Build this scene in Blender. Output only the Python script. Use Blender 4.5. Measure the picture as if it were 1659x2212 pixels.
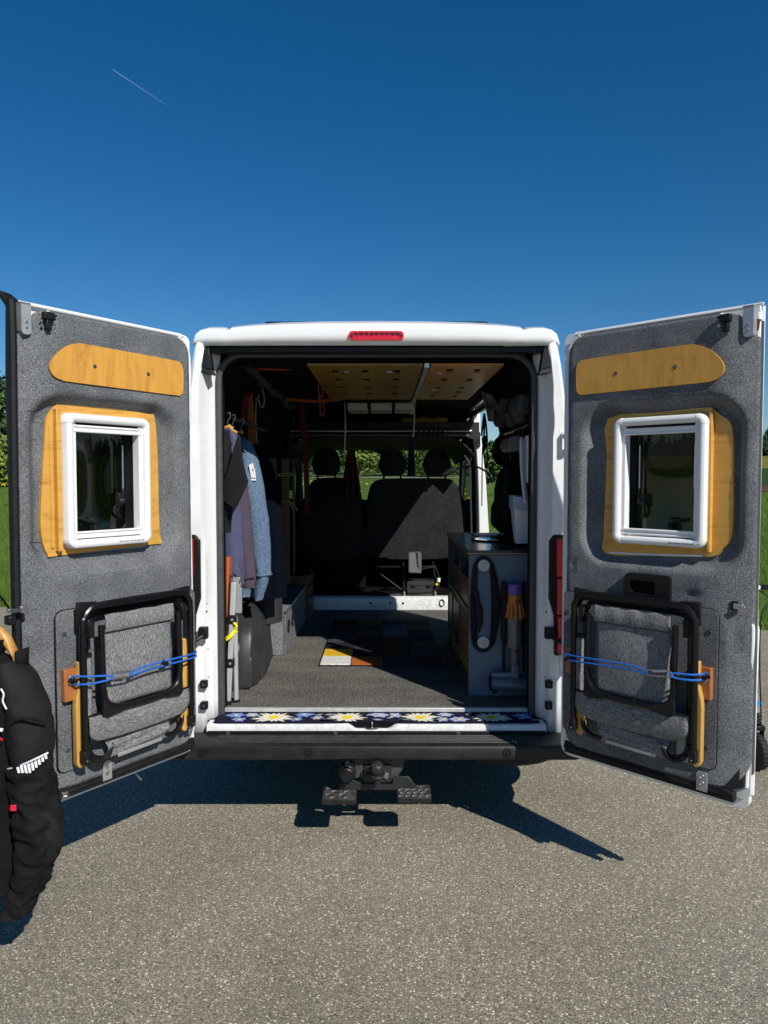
import bpy, bmesh, math, random
from mathutils import Vector, Matrix, noise
from mathutils.geometry import tessellate_polygon
for o in list(bpy.data.objects): bpy.data.objects.remove(o)
scene = bpy.context.scene
COL = scene.collection
PI = math.pi
rnd = random.Random(7)

# ------------------------------------------------------------------ camera, sky, sun, exposure
F_PX = 1600.0; PITCH = math.atan(71 / 1600.0); CAM = Vector((0, -3.6, 1.70))
cam_d = bpy.data.cameras.new('camera'); cam = bpy.data.objects.new('camera', cam_d); COL.objects.link(cam)
cam.location = CAM; cam.rotation_euler = (PI / 2 - PITCH, 0, 0)
cam_d.sensor_fit = 'HORIZONTAL'; cam_d.sensor_width = 36; cam_d.lens = 36 * F_PX / 1659.0
cam_d.clip_start = 0.05; cam_d.clip_end = 20000
scene.camera = cam

SUN_DIR = Vector((-0.69, 1.03, -1.0)).normalized()          # the way the light travels
sun_el = math.asin(-SUN_DIR.z)
world = bpy.data.worlds.new('World'); scene.world = world; world.use_nodes = True
wn = world.node_tree.nodes; wl = world.node_tree.links
wn.clear()
sky = wn.new('ShaderNodeTexSky'); sky.sky_type = 'NISHITA'; sky.sun_disc = False
sky.sun_elevation = sun_el
sky.sun_rotation = math.atan2(-SUN_DIR.x, -SUN_DIR.y)       # azimuth of the sun, clockwise from +Y
sky.altitude = 0; sky.air_density = 1.0; sky.dust_density = 0.0; sky.ozone_density = 6.0
hs = wn.new('ShaderNodeHueSaturation'); hs.inputs['Saturation'].default_value = 1.28; hs.inputs['Value'].default_value = 1.0
gm = wn.new('ShaderNodeGamma'); gm.inputs[1].default_value = 1.0
bg = wn.new('ShaderNodeBackground'); bg.inputs['Strength'].default_value = 0.08
wo = wn.new('ShaderNodeOutputWorld')
wl.new(sky.outputs[0], hs.inputs['Color']); wl.new(hs.outputs[0], gm.inputs[0]); wl.new(gm.outputs[0], bg.inputs[0]); wl.new(bg.outputs[0], wo.inputs[0])
sd = bpy.data.lights.new('sun', 'SUN'); sd.energy = 5.0; sd.angle = math.radians(0.5); sd.color = (1.0, 0.965, 0.9)
sun = bpy.data.objects.new('sun', sd); COL.objects.link(sun)
sun.rotation_euler = SUN_DIR.to_track_quat('-Z', 'Y').to_euler(); sun.location = (6, -10, 12)
scene.view_settings.view_transform = 'Standard'; scene.view_settings.look = 'None'
scene.view_settings.exposure = 0.0; scene.view_settings.gamma = 1.0

# survey helpers: a sight line of the photograph (1659 x 2212 frame) met with a plane at a known place
def _ray(px, py):
    x = (px - 829.5) / F_PX; yu = -(py - 1106) / F_PX
    return Vector((x, math.cos(PITCH) + yu * math.sin(PITCH), -math.sin(PITCH) + yu * math.cos(PITCH)))
def A(px, py, Y):
    d = _ray(px, py); return CAM + d * ((Y - CAM.y) / d.y)
def G(px, py, z):
    d = _ray(px, py); return CAM + d * ((z - CAM.z) / d.z)

# ------------------------------------------------------------------ object helpers
def tag(o, label=None, cat=None, group=None, kind=None):
    if label: o['label'] = label
    if cat: o['category'] = cat
    if group: o['group'] = group
    if kind: o['kind'] = kind
    return o
def empty(name, loc=(0, 0, 0), rz=0, parent=None):
    o = bpy.data.objects.new(name, None); COL.objects.link(o)
    o.location = loc; o.rotation_euler = (0, 0, rz); o.empty_display_size = .1
    if parent: o.parent = parent
    return o
def thing(name, label, cat, loc=(0, 0, 0), rz=0, group=None):
    return tag(empty(name, loc, rz), label, cat, group)

def crom(pts, n=6, closed=False):
    P = [Vector(p) for p in pts]; out = []; N = len(P)
    for i in range(N if closed else N - 1):
        if closed: a, b, c, d = P[(i - 1) % N], P[i], P[(i + 1) % N], P[(i + 2) % N]
        else: a, b, c, d = P[max(i - 1, 0)], P[i], P[i + 1], P[min(i + 2, N - 1)]
        for k in range(n):
            t = k / n
            out.append(0.5 * ((2 * b) + (c - a) * t + (2 * a - 5 * b + 4 * c - d) * t * t + (3 * b - a - 3 * c + d) * t ** 3))
    if not closed: out.append(P[-1])
    return out
def rrect(x0, x1, y0, y1, r, n=6):
    """rounded rectangle, r = radius or (bottom-left, bottom-right, top-right, top-left)"""
    rs = r if isinstance(r, (tuple, list)) else (r,) * 4
    out = []
    for (cx, cy, a0, q) in ((x0 + rs[0], y0 + rs[0], PI, rs[0]), (x1 - rs[1], y0 + rs[1], 1.5 * PI, rs[1]),
                            (x1 - rs[2], y1 - rs[2], 0, rs[2]), (x0 + rs[3], y1 - rs[3], .5 * PI, rs[3])):
        if q < 1e-5: out.append((cx, cy)); continue
        for k in range(n + 1):
            a = a0 + .5 * PI * k / n; out.append((cx + q * math.cos(a), cy + q * math.sin(a)))
    return out
def circ(cx, cy, r, n=20, ry=None):
    return [(cx + r * math.cos(2 * PI * k / n), cy + (ry or r) * math.sin(2 * PI * k / n)) for k in range(n)]

class MB:
    """collects shapes, built as ONE mesh object"""
    def __init__(s, T=None): s.v = []; s.f = []; s.T = T
    def add(s, vs, fs):
        o = len(s.v); s.v += [Vector(v) for v in vs]; s.f += [tuple(i + o for i in f) for f in fs]; return s
    def box(s, x0, x1, y0, y1, z0, z1):
        return s.add([(x, y, z) for x in (x0, x1) for y in (y0, y1) for z in (z0, z1)],
                     [(0, 1, 3, 2), (4, 6, 7, 5), (0, 4, 5, 1), (2, 3, 7, 6), (0, 2, 6, 4), (1, 5, 7, 3)])
    def bar(s, p, q, w, h, up=(0, 0, 1)):
        """box from p to q with cross-section w (sideways) x h (along up)"""
        p, q = Vector(p), Vector(q); d = (q - p).normalized(); u = Vector(up)
        sd_ = d.cross(u)
        if sd_.length < 1e-4: sd_ = d.cross(Vector((0, 1, 0)))
        sd_.normalize(); u = sd_.cross(d).normalized()
        vs = [b + sd_ * (i * w / 2) + u * (j * h / 2) for b in (p, q) for i in (-1, 1) for j in (-1, 1)]
        return s.add(vs, [(0, 1, 3, 2), (4, 6, 7, 5), (0, 4, 5, 1), (2, 3, 7, 6), (0, 2, 6, 4), (1, 5, 7, 3)])
    def plate(s, outer, h0, h1, ax='z', holes=()):
        """flat polygon (with holes) extruded h0..h1 along an axis: z:(a,b,h)  y:(a,h,b)  x:(h,a,b)"""
        m = {'z': lambda a, b, h: (a, b, h), 'y': lambda a, b, h: (a, h, b), 'x': lambda a, b, h: (h, a, b)}[ax]
        loops = [list(outer)] + [list(h) for h in holes]
        flat = [p for l in loops for p in l]; n = len(flat)
        tris = tessellate_polygon([[Vector((p[0], p[1], 0)) for p in l] for l in loops])
        fs = [tuple(t) for t in tris] + [tuple(i + n for i in t) for t in tris]
        o = 0
        for l in loops:
            k = len(l)
            fs += [(o + i, o + (i + 1) % k, n + o + (i + 1) % k, n + o + i) for i in range(k)]; o += k
        return s.add([m(a, b, h0) for a, b in flat] + [m(a, b, h1) for a, b in flat], fs)
    def loft(s, rings, closed=True, caps=True):
        n = len(rings[0]); vs = [p for r in rings for p in r]; fs = []
        for i in range(len(rings) - 1):
            for j in range(n if closed else n - 1):
                k = (j + 1) % n; fs.append((i * n + j, i * n + k, (i + 1) * n + k, (i + 1) * n + j))
        if caps and closed: fs += [tuple(range(n)), tuple(range((len(rings) - 1) * n, len(rings) * n))]
        return s.add(vs, fs)
    def tube(s, pts, r, n=8, closed=False, flat=1.0, up=None):
        P = [Vector(p) for p in pts]; N = len(P); rings = []; ref = None
        for i in range(N):
            a = P[(i - 1) % N] if (closed or i > 0) else P[0]; b = P[(i + 1) % N] if (closed or i < N - 1) else P[-1]
            t = (b - a)
            t = t.normalized() if t.length > 1e-9 else Vector((0, 0, 1))
            if ref is None:
                ref = Vector(up) if up else (Vector((0, 0, 1)) if abs(t.z) < .9 else Vector((1, 0, 0)))
            u = ref - t * ref.dot(t)
            if u.length < 1e-6: u = t.orthogonal()
            u.normalize(); w = t.cross(u); ref = u
            rr = r[i] if isinstance(r, (list, tuple)) else r
            rings.append([P[i] + u * (rr * math.cos(2 * PI * k / n)) + w * (rr * flat * math.sin(2 * PI * k / n)) for k in range(n)])
        if closed:
            rings.append(rings[0]); return s.loft(rings, True, False)
        return s.loft(rings, True, True)
    def lathe(s, prof, org=(0, 0, 0), ax=(0, 0, 1), n=24):
        a = Vector(ax).normalized(); u = a.orthogonal().normalized(); w = a.cross(u); o = Vector(org)
        return s.loft([[o + a * h + (u * math.cos(2 * PI * k / n) + w * math.sin(2 * PI * k / n)) * max(r, 1e-4) for k in range(n)] for r, h in prof])
    def sph(s, c, r, nu=14, nv=9):
        c = Vector(c); r = Vector((r, r, r)) if isinstance(r, (int, float)) else Vector(r)
        return s.loft([[c + Vector((r.x * math.sin(th) * math.cos(2 * PI * k / nu), r.y * math.sin(th) * math.sin(2 * PI * k / nu), r.z * math.cos(th)))
                        for k in range(nu)] for th in [max(.02, min(PI - .02, PI * i / nv)) for i in range(nv + 1)]])
    def grid(s, fn, nu, nv, keep=None):
        vs = [fn(i / nu, j / nv) for i in range(nu + 1) for j in range(nv + 1)]; fs = []
        for i in range(nu):
            for j in range(nv):
                if keep and not keep((i + .5) / nu, (j + .5) / nv): continue
                a = i * (nv + 1) + j; fs.append((a, a + nv + 1, a + nv + 2, a + 1))
        return s.add(vs, fs)
    def build(s, name, mat, parent=None, smooth=30, bevel=0, solid=0, sub=0, seg=2, label=None, loc=None):
        me = bpy.data.meshes.new(name)
        vs = [s.T(v) for v in s.v] if s.T else s.v
        me.from_pydata([tuple(v) for v in vs], [], s.f)
        bm = bmesh.new(); bm.from_mesh(me)
        bmesh.ops.remove_doubles(bm, verts=bm.verts, dist=1e-5)
        loose = [v for v in bm.verts if not v.link_faces]
        if loose: bmesh.ops.delete(bm, geom=loose, context='VERTS')
        bmesh.ops.recalc_face_normals(bm, faces=bm.faces)
        bm.to_mesh(me); bm.free()
        if smooth:
            me.polygons.foreach_set('use_smooth', [True] * len(me.polygons))
            me.set_sharp_from_angle(angle=math.radians(smooth))
        me.materials.append(mat)
        o = bpy.data.objects.new(name, me); COL.objects.link(o)
        if parent: o.parent = parent
        if loc: o.location = loc
        if solid:
            m = o.modifiers.new('solid', 'SOLIDIFY'); m.thickness = solid; m.offset = 0
        if bevel:
            m = o.modifiers.new('bevel', 'BEVEL'); m.width = bevel; m.segments = seg; m.limit_method = 'ANGLE'; m.angle_limit = math.radians(40)
        if sub:
            m = o.modifiers.new('sub', 'SUBSURF'); m.levels = sub; m.render_levels = sub
        if label: o['label'] = label
        return o
def B(name, mat, parent, x0, x1, y0, y1, z0, z1, bevel=0.004, **k):
    return MB().box(x0, x1, y0, y1, z0, z1).build(name, mat, parent, bevel=bevel, **k)
def clone(o, parent=None, loc=None):
    c = o.copy(); COL.objects.link(c); c.parent = parent
    if loc is not None: c.location = loc
    for ch in list(o.children): clone(ch, c)
    return c
def text_mesh(name, body, size, mat, parent, M, extrude=0.0006, bold=False):
    cu = bpy.data.curves.new(name, 'FONT'); cu.body = body; cu.size = size; cu.extrude = extrude; cu.align_x = 'CENTER'; cu.align_y = 'CENTER'
    cu.resolution_u = 3
    if bold: cu.offset = size * .03
    t = bpy.data.objects.new(name, cu); COL.objects.link(t)
    bpy.context.view_layer.update()
    me = bpy.data.meshes.new_from_object(t.evaluated_get(bpy.context.evaluated_depsgraph_get()))
    bpy.data.objects.remove(t); bpy.data.curves.remove(cu)
    me.transform(M); me.materials.clear(); me.materials.append(mat)
    o = bpy.data.objects.new(name, me); COL.objects.link(o)
    if parent: o.parent = parent
    return o
# ------------------------------------------------------------------ materials
MATS = {}
def pm(name, col, rough=.5, metal=0.0, var=.12, scale=25.0, bump=0.0, bscale=120.0, coat=0.0, sheen=0.0, spec=.5, emit=None, stretch=(1, 1, 1), speck=None):
    """principled material, base colour broken up by noise; speck = (scale, amount) adds fine grain"""
    if name in MATS: return MATS[name]
    m = bpy.data.materials.new(name); m.use_nodes = True; nt = m.node_tree; N = nt.nodes; L = nt.links
    b = N['Principled BSDF']
    tc = N.new('ShaderNodeTexCoord'); mp = N.new('ShaderNodeMapping'); mp.inputs['Scale'].default_value = stretch
    L.new(tc.outputs['Object'], mp.inputs[0])
    nz = N.new('ShaderNodeTexNoise'); nz.inputs['Scale'].default_value = scale; nz.inputs['Detail'].default_value = 5; nz.inputs['Roughness'].default_value = .6
    L.new(mp.outputs[0], nz.inputs['Vector'])
    rp = N.new('ShaderNodeValToRGB'); c = Vector(col)
    lo = [max(0, x * (1 - var)) for x in c]; hi = [min(1, x * (1 + var)) for x in c]
    rp.color_ramp.elements[0].position = .3; rp.color_ramp.elements[0].color = (*lo, 1)
    rp.color_ramp.elements[1].position = .7; rp.color_ramp.elements[1].color = (*hi, 1)
    L.new(nz.outputs['Fac'], rp.inputs[0]); last = rp.outputs[0]
    if speck:
        sn = N.new('ShaderNodeTexNoise'); sn.inputs['Scale'].default_value = speck[0]; sn.inputs['Detail'].default_value = 2
        L.new(mp.outputs[0], sn.inputs['Vector'])
        sr = N.new('ShaderNodeMapRange'); sr.inputs['From Min'].default_value = .33; sr.inputs['From Max'].default_value = .67
        sr.inputs['To Min'].default_value = 1 - speck[1]; sr.inputs['To Max'].default_value = 1 + speck[1]
        L.new(sn.outputs['Fac'], sr.inputs['Value'])
        mx = N.new('ShaderNodeVectorMath'); mx.operation = 'SCALE'
        L.new(last, mx.inputs[0]); L.new(sr.outputs[0], mx.inputs['Scale']); last = mx.outputs[0]
    L.new(last, b.inputs['Base Color'])
    rr = N.new('ShaderNodeMapRange'); rr.inputs['To Min'].default_value = max(.02, rough - .06); rr.inputs['To Max'].default_value = min(1, rough + .06)
    L.new(nz.outputs['Fac'], rr.inputs['Value']); L.new(rr.outputs[0], b.inputs['Roughness'])
    b.inputs['Metallic'].default_value = metal
    b.inputs['Specular IOR Level'].default_value = spec
    if coat: b.inputs['Coat Weight'].default_value = coat; b.inputs['Coat Roughness'].default_value = .06
    if sheen: b.inputs['Sheen Weight'].default_value = sheen; b.inputs['Sheen Roughness'].default_value = .5
    if bump:
        bn = N.new('ShaderNodeTexNoise'); bn.inputs['Scale'].default_value = bscale; bn.inputs['Detail'].default_value = 3
        L.new(mp.outputs[0], bn.inputs['Vector'])
        bp = N.new('ShaderNodeBump'); bp.inputs['Strength'].default_value = bump; bp.inputs['Distance'].default_value = .004
        L.new(bn.outputs['Fac'], bp.inputs['Height']); L.new(bp.outputs[0], b.inputs['Normal'])
    if emit:
        b.inputs['Emission Color'].default_value = (*emit[:3], 1); b.inputs['Emission Strength'].default_value = emit[3]
    MATS[name] = m
    return m
def glass(name, tint, gloss=.08, rough=.02):
    m = bpy.data.materials.new(name); m.use_nodes = True; nt = m.node_tree; N = nt.nodes; L = nt.links; N.clear()
    o = N.new('ShaderNodeOutputMaterial'); t = N.new('ShaderNodeBsdfTransparent'); g = N.new('ShaderNodeBsdfGlossy'); mx = N.new('ShaderNodeMixShader')
    nz = N.new('ShaderNodeTexNoise'); nz.inputs['Scale'].default_value = 3
    r = N.new('ShaderNodeMapRange'); r.inputs['To Min'].default_value = .93; r.inputs['To Max'].default_value = 1.07
    v = N.new('ShaderNodeVectorMath'); v.operation = 'SCALE'; v.inputs[0].default_value = tint
    L.new(nz.outputs['Fac'], r.inputs['Value']); L.new(r.outputs[0], v.inputs['Scale']); L.new(v.outputs[0], t.inputs[0])
    fr = N.new('ShaderNodeFresnel'); fr.inputs[0].default_value = 1.45
    g.inputs['Roughness'].default_value = rough
    ad = N.new('ShaderNodeMath'); ad.operation = 'ADD'; ad.inputs[1].default_value = gloss - .04; ad.use_clamp = True
    L.new(fr.outputs[0], ad.inputs[0]); L.new(ad.outputs[0], mx.inputs[0]); L.new(t.outputs[0], mx.inputs[1]); L.new(g.outputs[0], mx.inputs[2]); L.new(mx.outputs[0], o.inputs[0])
    MATS[name] = m
    return m
def wood(name, base, dark, axis_scale, rough=.45, coat=.15, strength=1.0):
    m = bpy.data.materials.new(name); m.use_nodes = True; nt = m.node_tree; N = nt.nodes; L = nt.links; b = N['Principled BSDF']
    tc = N.new('ShaderNodeTexCoord'); mp = N.new('ShaderNodeMapping'); mp.inputs['Scale'].default_value = axis_scale
    L.new(tc.outputs['Object'], mp.inputs[0])
    n1 = N.new('ShaderNodeTexNoise'); n1.inputs['Scale'].default_value = 3; n1.inputs['Detail'].default_value = 7; n1.inputs['Distortion'].default_value = 1.2
    n2 = N.new('ShaderNodeTexNoise'); n2.inputs['Scale'].default_value = 22; n2.inputs['Detail'].default_value = 4
    L.new(mp.outputs[0], n1.inputs['Vector']); L.new(mp.outputs[0], n2.inputs['Vector'])
    ad = N.new('ShaderNodeMath'); ad.operation = 'MULTIPLY_ADD'; ad.inputs[1].default_value = .35; L.new(n2.outputs['Fac'], ad.inputs[0]); L.new(n1.outputs['Fac'], ad.inputs[2])
    rp = N.new('ShaderNodeValToRGB'); e = rp.color_ramp.elements
    e[0].position = .42; e[0].color = (*dark, 1); e[1].position = .62; e[1].color = (*base, 1)
    x = e.new(.85); x.color = (*[min(1, c * 1.12) for c in base], 1)
    L.new(ad.outputs[0], rp.inputs[0]); L.new(rp.outputs[0], b.inputs['Base Color'])
    b.inputs['Roughness'].default_value = rough; b.inputs['Coat Weight'].default_value = coat; b.inputs['Coat Roughness'].default_value = .25
    MATS[name] = m
    return m
def felt(name, lo, mid, hi, scale=330, sheen=.6, bump=.5, stretch=(1, 1, 1), big=.12):
    """needle felt / heather fabric: mixed light and dark fibres"""
    m = bpy.data.materials.new(name); m.use_nodes = True; nt = m.node_tree; N = nt.nodes; L = nt.links; b = N['Principled BSDF']
    tc = N.new('ShaderNodeTexCoord'); mp = N.new('ShaderNodeMapping'); mp.inputs['Scale'].default_value = stretch
    L.new(tc.outputs['Object'], mp.inputs[0])
    n1 = N.new('ShaderNodeTexNoise'); n1.inputs['Scale'].default_value = scale; n1.inputs['Detail'].default_value = 3; n1.inputs['Roughness'].default_value = .7; n1.inputs['Distortion'].default_value = .6
    n2 = N.new('ShaderNodeTexNoise'); n2.inputs['Scale'].default_value = 6; n2.inputs['Detail'].default_value = 4
    L.new(mp.outputs[0], n1.inputs['Vector']); L.new(mp.outputs[0], n2.inputs['Vector'])
    ad = N.new('ShaderNodeMath'); ad.operation = 'MULTIPLY_ADD'; ad.inputs[1].default_value = big; L.new(n2.outputs['Fac'], ad.inputs[0]); L.new(n1.outputs['Fac'], ad.inputs[2])
    rp = N.new('ShaderNodeValToRGB'); e = rp.color_ramp.elements
    e[0].position = .40 + big / 2; e[0].color = (*lo, 1); e[1].position = .64 + big / 2; e[1].color = (*hi, 1)
    x = e.new(.5 + big / 2); x.color = (*mid, 1)
    L.new(ad.outputs[0], rp.inputs[0]); L.new(rp.outputs[0], b.inputs['Base Color'])
    b.inputs['Roughness'].default_value = .95; b.inputs['Specular IOR Level'].default_value = .1
    b.inputs['Sheen Weight'].default_value = sheen; b.inputs['Sheen Roughness'].default_value = .6
    bp = N.new('ShaderNodeBump'); bp.inputs['Strength'].default_value = bump; bp.inputs['Distance'].default_value = .003
    L.new(n1.outputs['Fac'], bp.inputs['Height']); L.new(bp.outputs[0], b.inputs['Normal'])
    MATS[name] = m
    return m
def asphalt_mat():
    m = bpy.data.materials.new('asphalt'); m.use_nodes = True; nt = m.node_tree; N = nt.nodes; L = nt.links; b = N['Principled BSDF']
    tc = N.new('ShaderNodeTexCoord')
    v1 = N.new('ShaderNodeTexVoronoi'); v1.inputs['Scale'].default_value = 230; v1.inputs['Randomness'].default_value = 1
    v2 = N.new('ShaderNodeTexVoronoi'); v2.inputs['Scale'].default_value = 95
    n1 = N.new('ShaderNodeTexNoise'); n1.inputs['Scale'].default_value = .9; n1.inputs['Detail'].default_value = 6
    n3 = N.new('ShaderNodeTexNoise'); n3.inputs['Scale'].default_value = 420; n3.inputs['Detail'].default_value = 2
    for n in (v1, v2, n1, n3): L.new(tc.outputs['Object'], n.inputs['Vector'])
    sp = N.new('ShaderNodeSeparateColor'); L.new(v1.outputs['Color'], sp.inputs[0])
    rp = N.new('ShaderNodeValToRGB'); e = rp.color_ramp.elements
    e[0].position = 0; e[0].color = (.085, .074, .053, 1); e[1].position = 1; e[1].color = (.70, .63, .48, 1)
    for p, c in ((.18, (.165, .145, .106)), (.5, (.235, .207, .152)), (.78, (.285, .252, .187)), (.93, (.40, .355, .27))):
        x = e.new(p); x.color = (*c, 1)
    L.new(sp.outputs[0], rp.inputs[0])
    sp2 = N.new('ShaderNodeSeparateColor'); L.new(v2.outputs['Color'], sp2.inputs[0])
    r2 = N.new('ShaderNodeMapRange'); r2.inputs['From Min'].default_value = .90; r2.inputs['From Max'].default_value = .92; L.new(sp2.outputs[1], r2.inputs['Value'])
    dm = N.new('ShaderNodeMapRange'); dm.inputs['From Min'].default_value = .007; dm.inputs['From Max'].default_value = .004; L.new(v2.outputs['Distance'], dm.inputs['Value'])
    dm.inputs['From Min'].default_value = .42; dm.inputs['From Max'].default_value = .30
    mu = N.new('ShaderNodeMath'); mu.operation = 'MULTIPLY'; L.new(r2.outputs[0], mu.inputs[0]); L.new(dm.outputs[0], mu.inputs[1])
    mx = N.new('ShaderNodeMix'); mx.data_type = 'RGBA'; L.new(mu.outputs[0], mx.inputs['Factor']); L.new(rp.outputs[0], mx.inputs[6]); mx.inputs[7].default_value = (.74, .68, .54, 1)
    r3 = N.new('ShaderNodeMapRange'); r3.inputs['From Min'].default_value = .3; r3.inputs['From Max'].default_value = .7; r3.inputs['To Min'].default_value = .84; r3.inputs['To Max'].default_value = 1.14; L.new(n1.outputs['Fac'], r3.inputs['Value'])
    r4 = N.new('ShaderNodeMapRange'); r4.inputs['From Min'].default_value = .3; r4.inputs['From Max'].default_value = .7; r4.inputs['To Min'].default_value = .72; r4.inputs['To Max'].default_value = 1.28; L.new(n3.outputs['Fac'], r4.inputs['Value'])
    mm = N.new('ShaderNodeMath'); mm.operation = 'MULTIPLY'; L.new(r3.outputs[0], mm.inputs[0]); L.new(r4.outputs[0], mm.inputs[1])
    vs = N.new('ShaderNodeVectorMath'); vs.operation = 'SCALE'; L.new(mx.outputs[2], vs.inputs[0]); L.new(mm.outputs[0], vs.inputs['Scale'])
    L.new(vs.outputs[0], b.inputs['Base Color'])
    b.inputs['Roughness'].default_value = .85; b.inputs['Specular IOR Level'].default_value = .3
    bp = N.new('ShaderNodeBump'); bp.inputs['Strength'].default_value = .45; bp.inputs['Distance'].default_value = .004; L.new(v1.outputs['Distance'], bp.inputs['Height'])
    bp.invert = True
    L.new(bp.outputs[0], b.inputs['Normal'])
    MATS['asphalt'] = m
    return m
asphalt = asphalt_mat()
white_paint = pm('white_paint', (.80, .80, .785), .28, var=.03, scale=5, coat=.5, bump=.02, bscale=6)
white_plastic = pm('white_plastic', (.80, .80, .79), .35, var=.02, scale=9)
dirty_white = pm('scuffed_white_paint', (.72, .72, .70), .4, var=.12, scale=30, coat=.2, speck=(45, .10))
rubber = pm('black_rubber', (.009, .009, .010), .6, var=.3, scale=30, spec=.25)
grey_rubber = pm('grey_seal_rubber', (.05, .052, .055), .55, var=.2, scale=30)
bumper_m = pm('weathered_black_plastic', (.012, .0118, .0115), .5, var=.45, scale=14, bump=.25, bscale=300, speck=(240, .45), spec=.4)
blackp = pm('black_plastic', (.008, .008, .0085), .45, var=.2, spec=.3)
black_metal = pm('black_powder_coat', (.0055, .0055, .006), .30, var=.2, scale=40, spec=.35)
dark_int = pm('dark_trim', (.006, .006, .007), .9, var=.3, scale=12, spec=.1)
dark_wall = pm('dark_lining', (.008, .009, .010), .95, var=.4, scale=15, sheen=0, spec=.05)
steel = pm('bare_steel', (.55, .55, .54), .32, 1.0, var=.1)
alu = pm('aluminium', (.62, .62, .62), .38, 1.0, var=.08, scale=60, stretch=(1, 1, .05))
alu_dull = pm('dull_grey_bracket', (.42, .42, .42), .45, .5, var=.08)
door_felt = felt('door_felt', (.060, .063, .069), (.126, .131, .139), (.28, .285, .29), 300, .0, .6, big=.2)
floor_carpet = felt('floor_carpet', (.030, .029, .026), (.092, .087, .078), (.30, .28, .25), 210, .0, .7, stretch=(.55, 1, 1))
box_felt = felt('wheel_box_felt', (.045, .05, .058), (.13, .138, .148), (.36, .37, .38), 230, .0, .5)
chair_fab = felt('chair_fabric', (.095, .095, .097), (.18, .179, .18), (.33, .325, .32), 380, .0, .3, stretch=(1, 1, .22), big=.05)
chair_fab_h = felt('chair_fabric_across', (.095, .095, .097), (.18, .179, .18), (.33, .325, .32), 380, .0, .3, stretch=(.22, .22, 1), big=.05)
ply = wood('golden_birch_ply', (.60, .295, .045), (.45, .19, .02), (7, 7, 1.6))
ply_back = wood('birch_backing_ply', (.60, .315, .058), (.44, .20, .026), (1.6, 1.6, 8))
cherry = wood('cherry_block', (.36, .125, .038), (.25, .075, .02), (.6, .6, 2.5))
bamboo = wood('bamboo_armrest', (.55, .31, .075), (.40, .20, .04), (14, 14, .8))
orange_wood = wood('orange_stained_board', (.50, .115, .014), (.34, .065, .008), (3, 3, .3), .3, .4)
pan_glass = glass('tinted_acrylic', (.030, .030, .026), .042)
screen_glass = glass('windscreen_glass', (.86, .90, .87), .03)
red_lens = pm('red_lens', (.58, .008, .010), .12, var=.3, scale=60, coat=.8)
red_dark = pm('dark_red_lens', (.10, .004, .006), .15, var=.3, scale=60, coat=.6)
clear_lens = pm('clear_lens', (.55, .56, .57), .12, var=.1, coat=.5)
blue_cord = pm('blue_cord', (.008, .125, .50), .6, var=.35, scale=260, bump=.3, bscale=600)
# ------------------------------------------------------------------ the setting
grass_m = pm('meadow_green', (.080, .135, .022), .9, var=.45, scale=1.3, bump=.5, bscale=40, spec=.1, speck=(45, .4))
blade_m = pm('grass_blades', (.085, .145, .022), .7, var=.5, scale=2.2, spec=.2)
crop_m = pm('dark_green_crop', (.028, .062, .014), .9, var=.3, scale=.5, spec=.1)
yellow_m = pm('yellow_green_field', (.16, .165, .03), .9, var=.3, scale=.25, stretch=(.2, 3, 1), spec=.1)
soil_m = pm('brown_soil', (.10, .06, .035), .95, var=.3, scale=1.5, spec=.1)
def tz(y):
    t = max(0.0, y - 6.0); return .042 * (t * t / (t + 4.0)) if t > 0 else 0.0
ys = [-60, -20, 0, 4, 6, 7, 8, 10, 12, 15, 18, 22, 27, 33, 40, 50, 65, 85, 110, 150, 210, 300, 420, 600]
xs = [-500, -300, -180, -110, -60, -35, -20, -10, -4, 0, 4, 10, 20, 35, 60, 110, 180, 300, 500]
m = MB()
m.add([(x, y, tz(y) - .02) for y in ys for x in xs],
      [(i * len(xs) + j, i * len(xs) + j + 1, (i + 1) * len(xs) + j + 1, (i + 1) * len(xs) + j) for i in range(len(ys) - 1) for j in range(len(xs) - 1)])
tag(m.build('meadow', grass_m, smooth=60), kind='structure')
# asphalt with a frayed edge against the meadow
m = MB(); n = 120; edge = []
for i in range(n + 1):
    x = -60 + 120 * i / n; edge.append((x, 5.35 - .16 * max(-9, min(9, x)) + .12 * noise.noise(Vector((x * 1.7, 3, 1)))))
m.plate([(-60, -40), (60, -40)] + edge[::-1], -.05, 0.0, 'z')
tag(m.build('asphalt_ground', asphalt, smooth=0), kind='structure')
def field(name, mat, x0, x1, y0, y1, dz):
    m = MB(); k = 10
    m.grid(lambda a, b: (x0 + (x1 - x0) * a, y0 + (y1 - y0) * b, tz(y0 + (y1 - y0) * b) + dz - .02), 4, k)
    return tag(m.build(name, mat, smooth=60), kind='structure')
field('soil_strip', soil_m, 12, 120, 34.5, 40.5, .03)
field('crop_field', crop_m, 14, 200, 40.5, 78, .04)
field('yellow_field', yellow_m, 16, 330, 78, 200, .05)
field('gravel_path', pm('pale_gravel_path', (.20, .18, .14), .95, var=.2, scale=3), -60, 12, 52, 54.5, .03)

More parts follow.
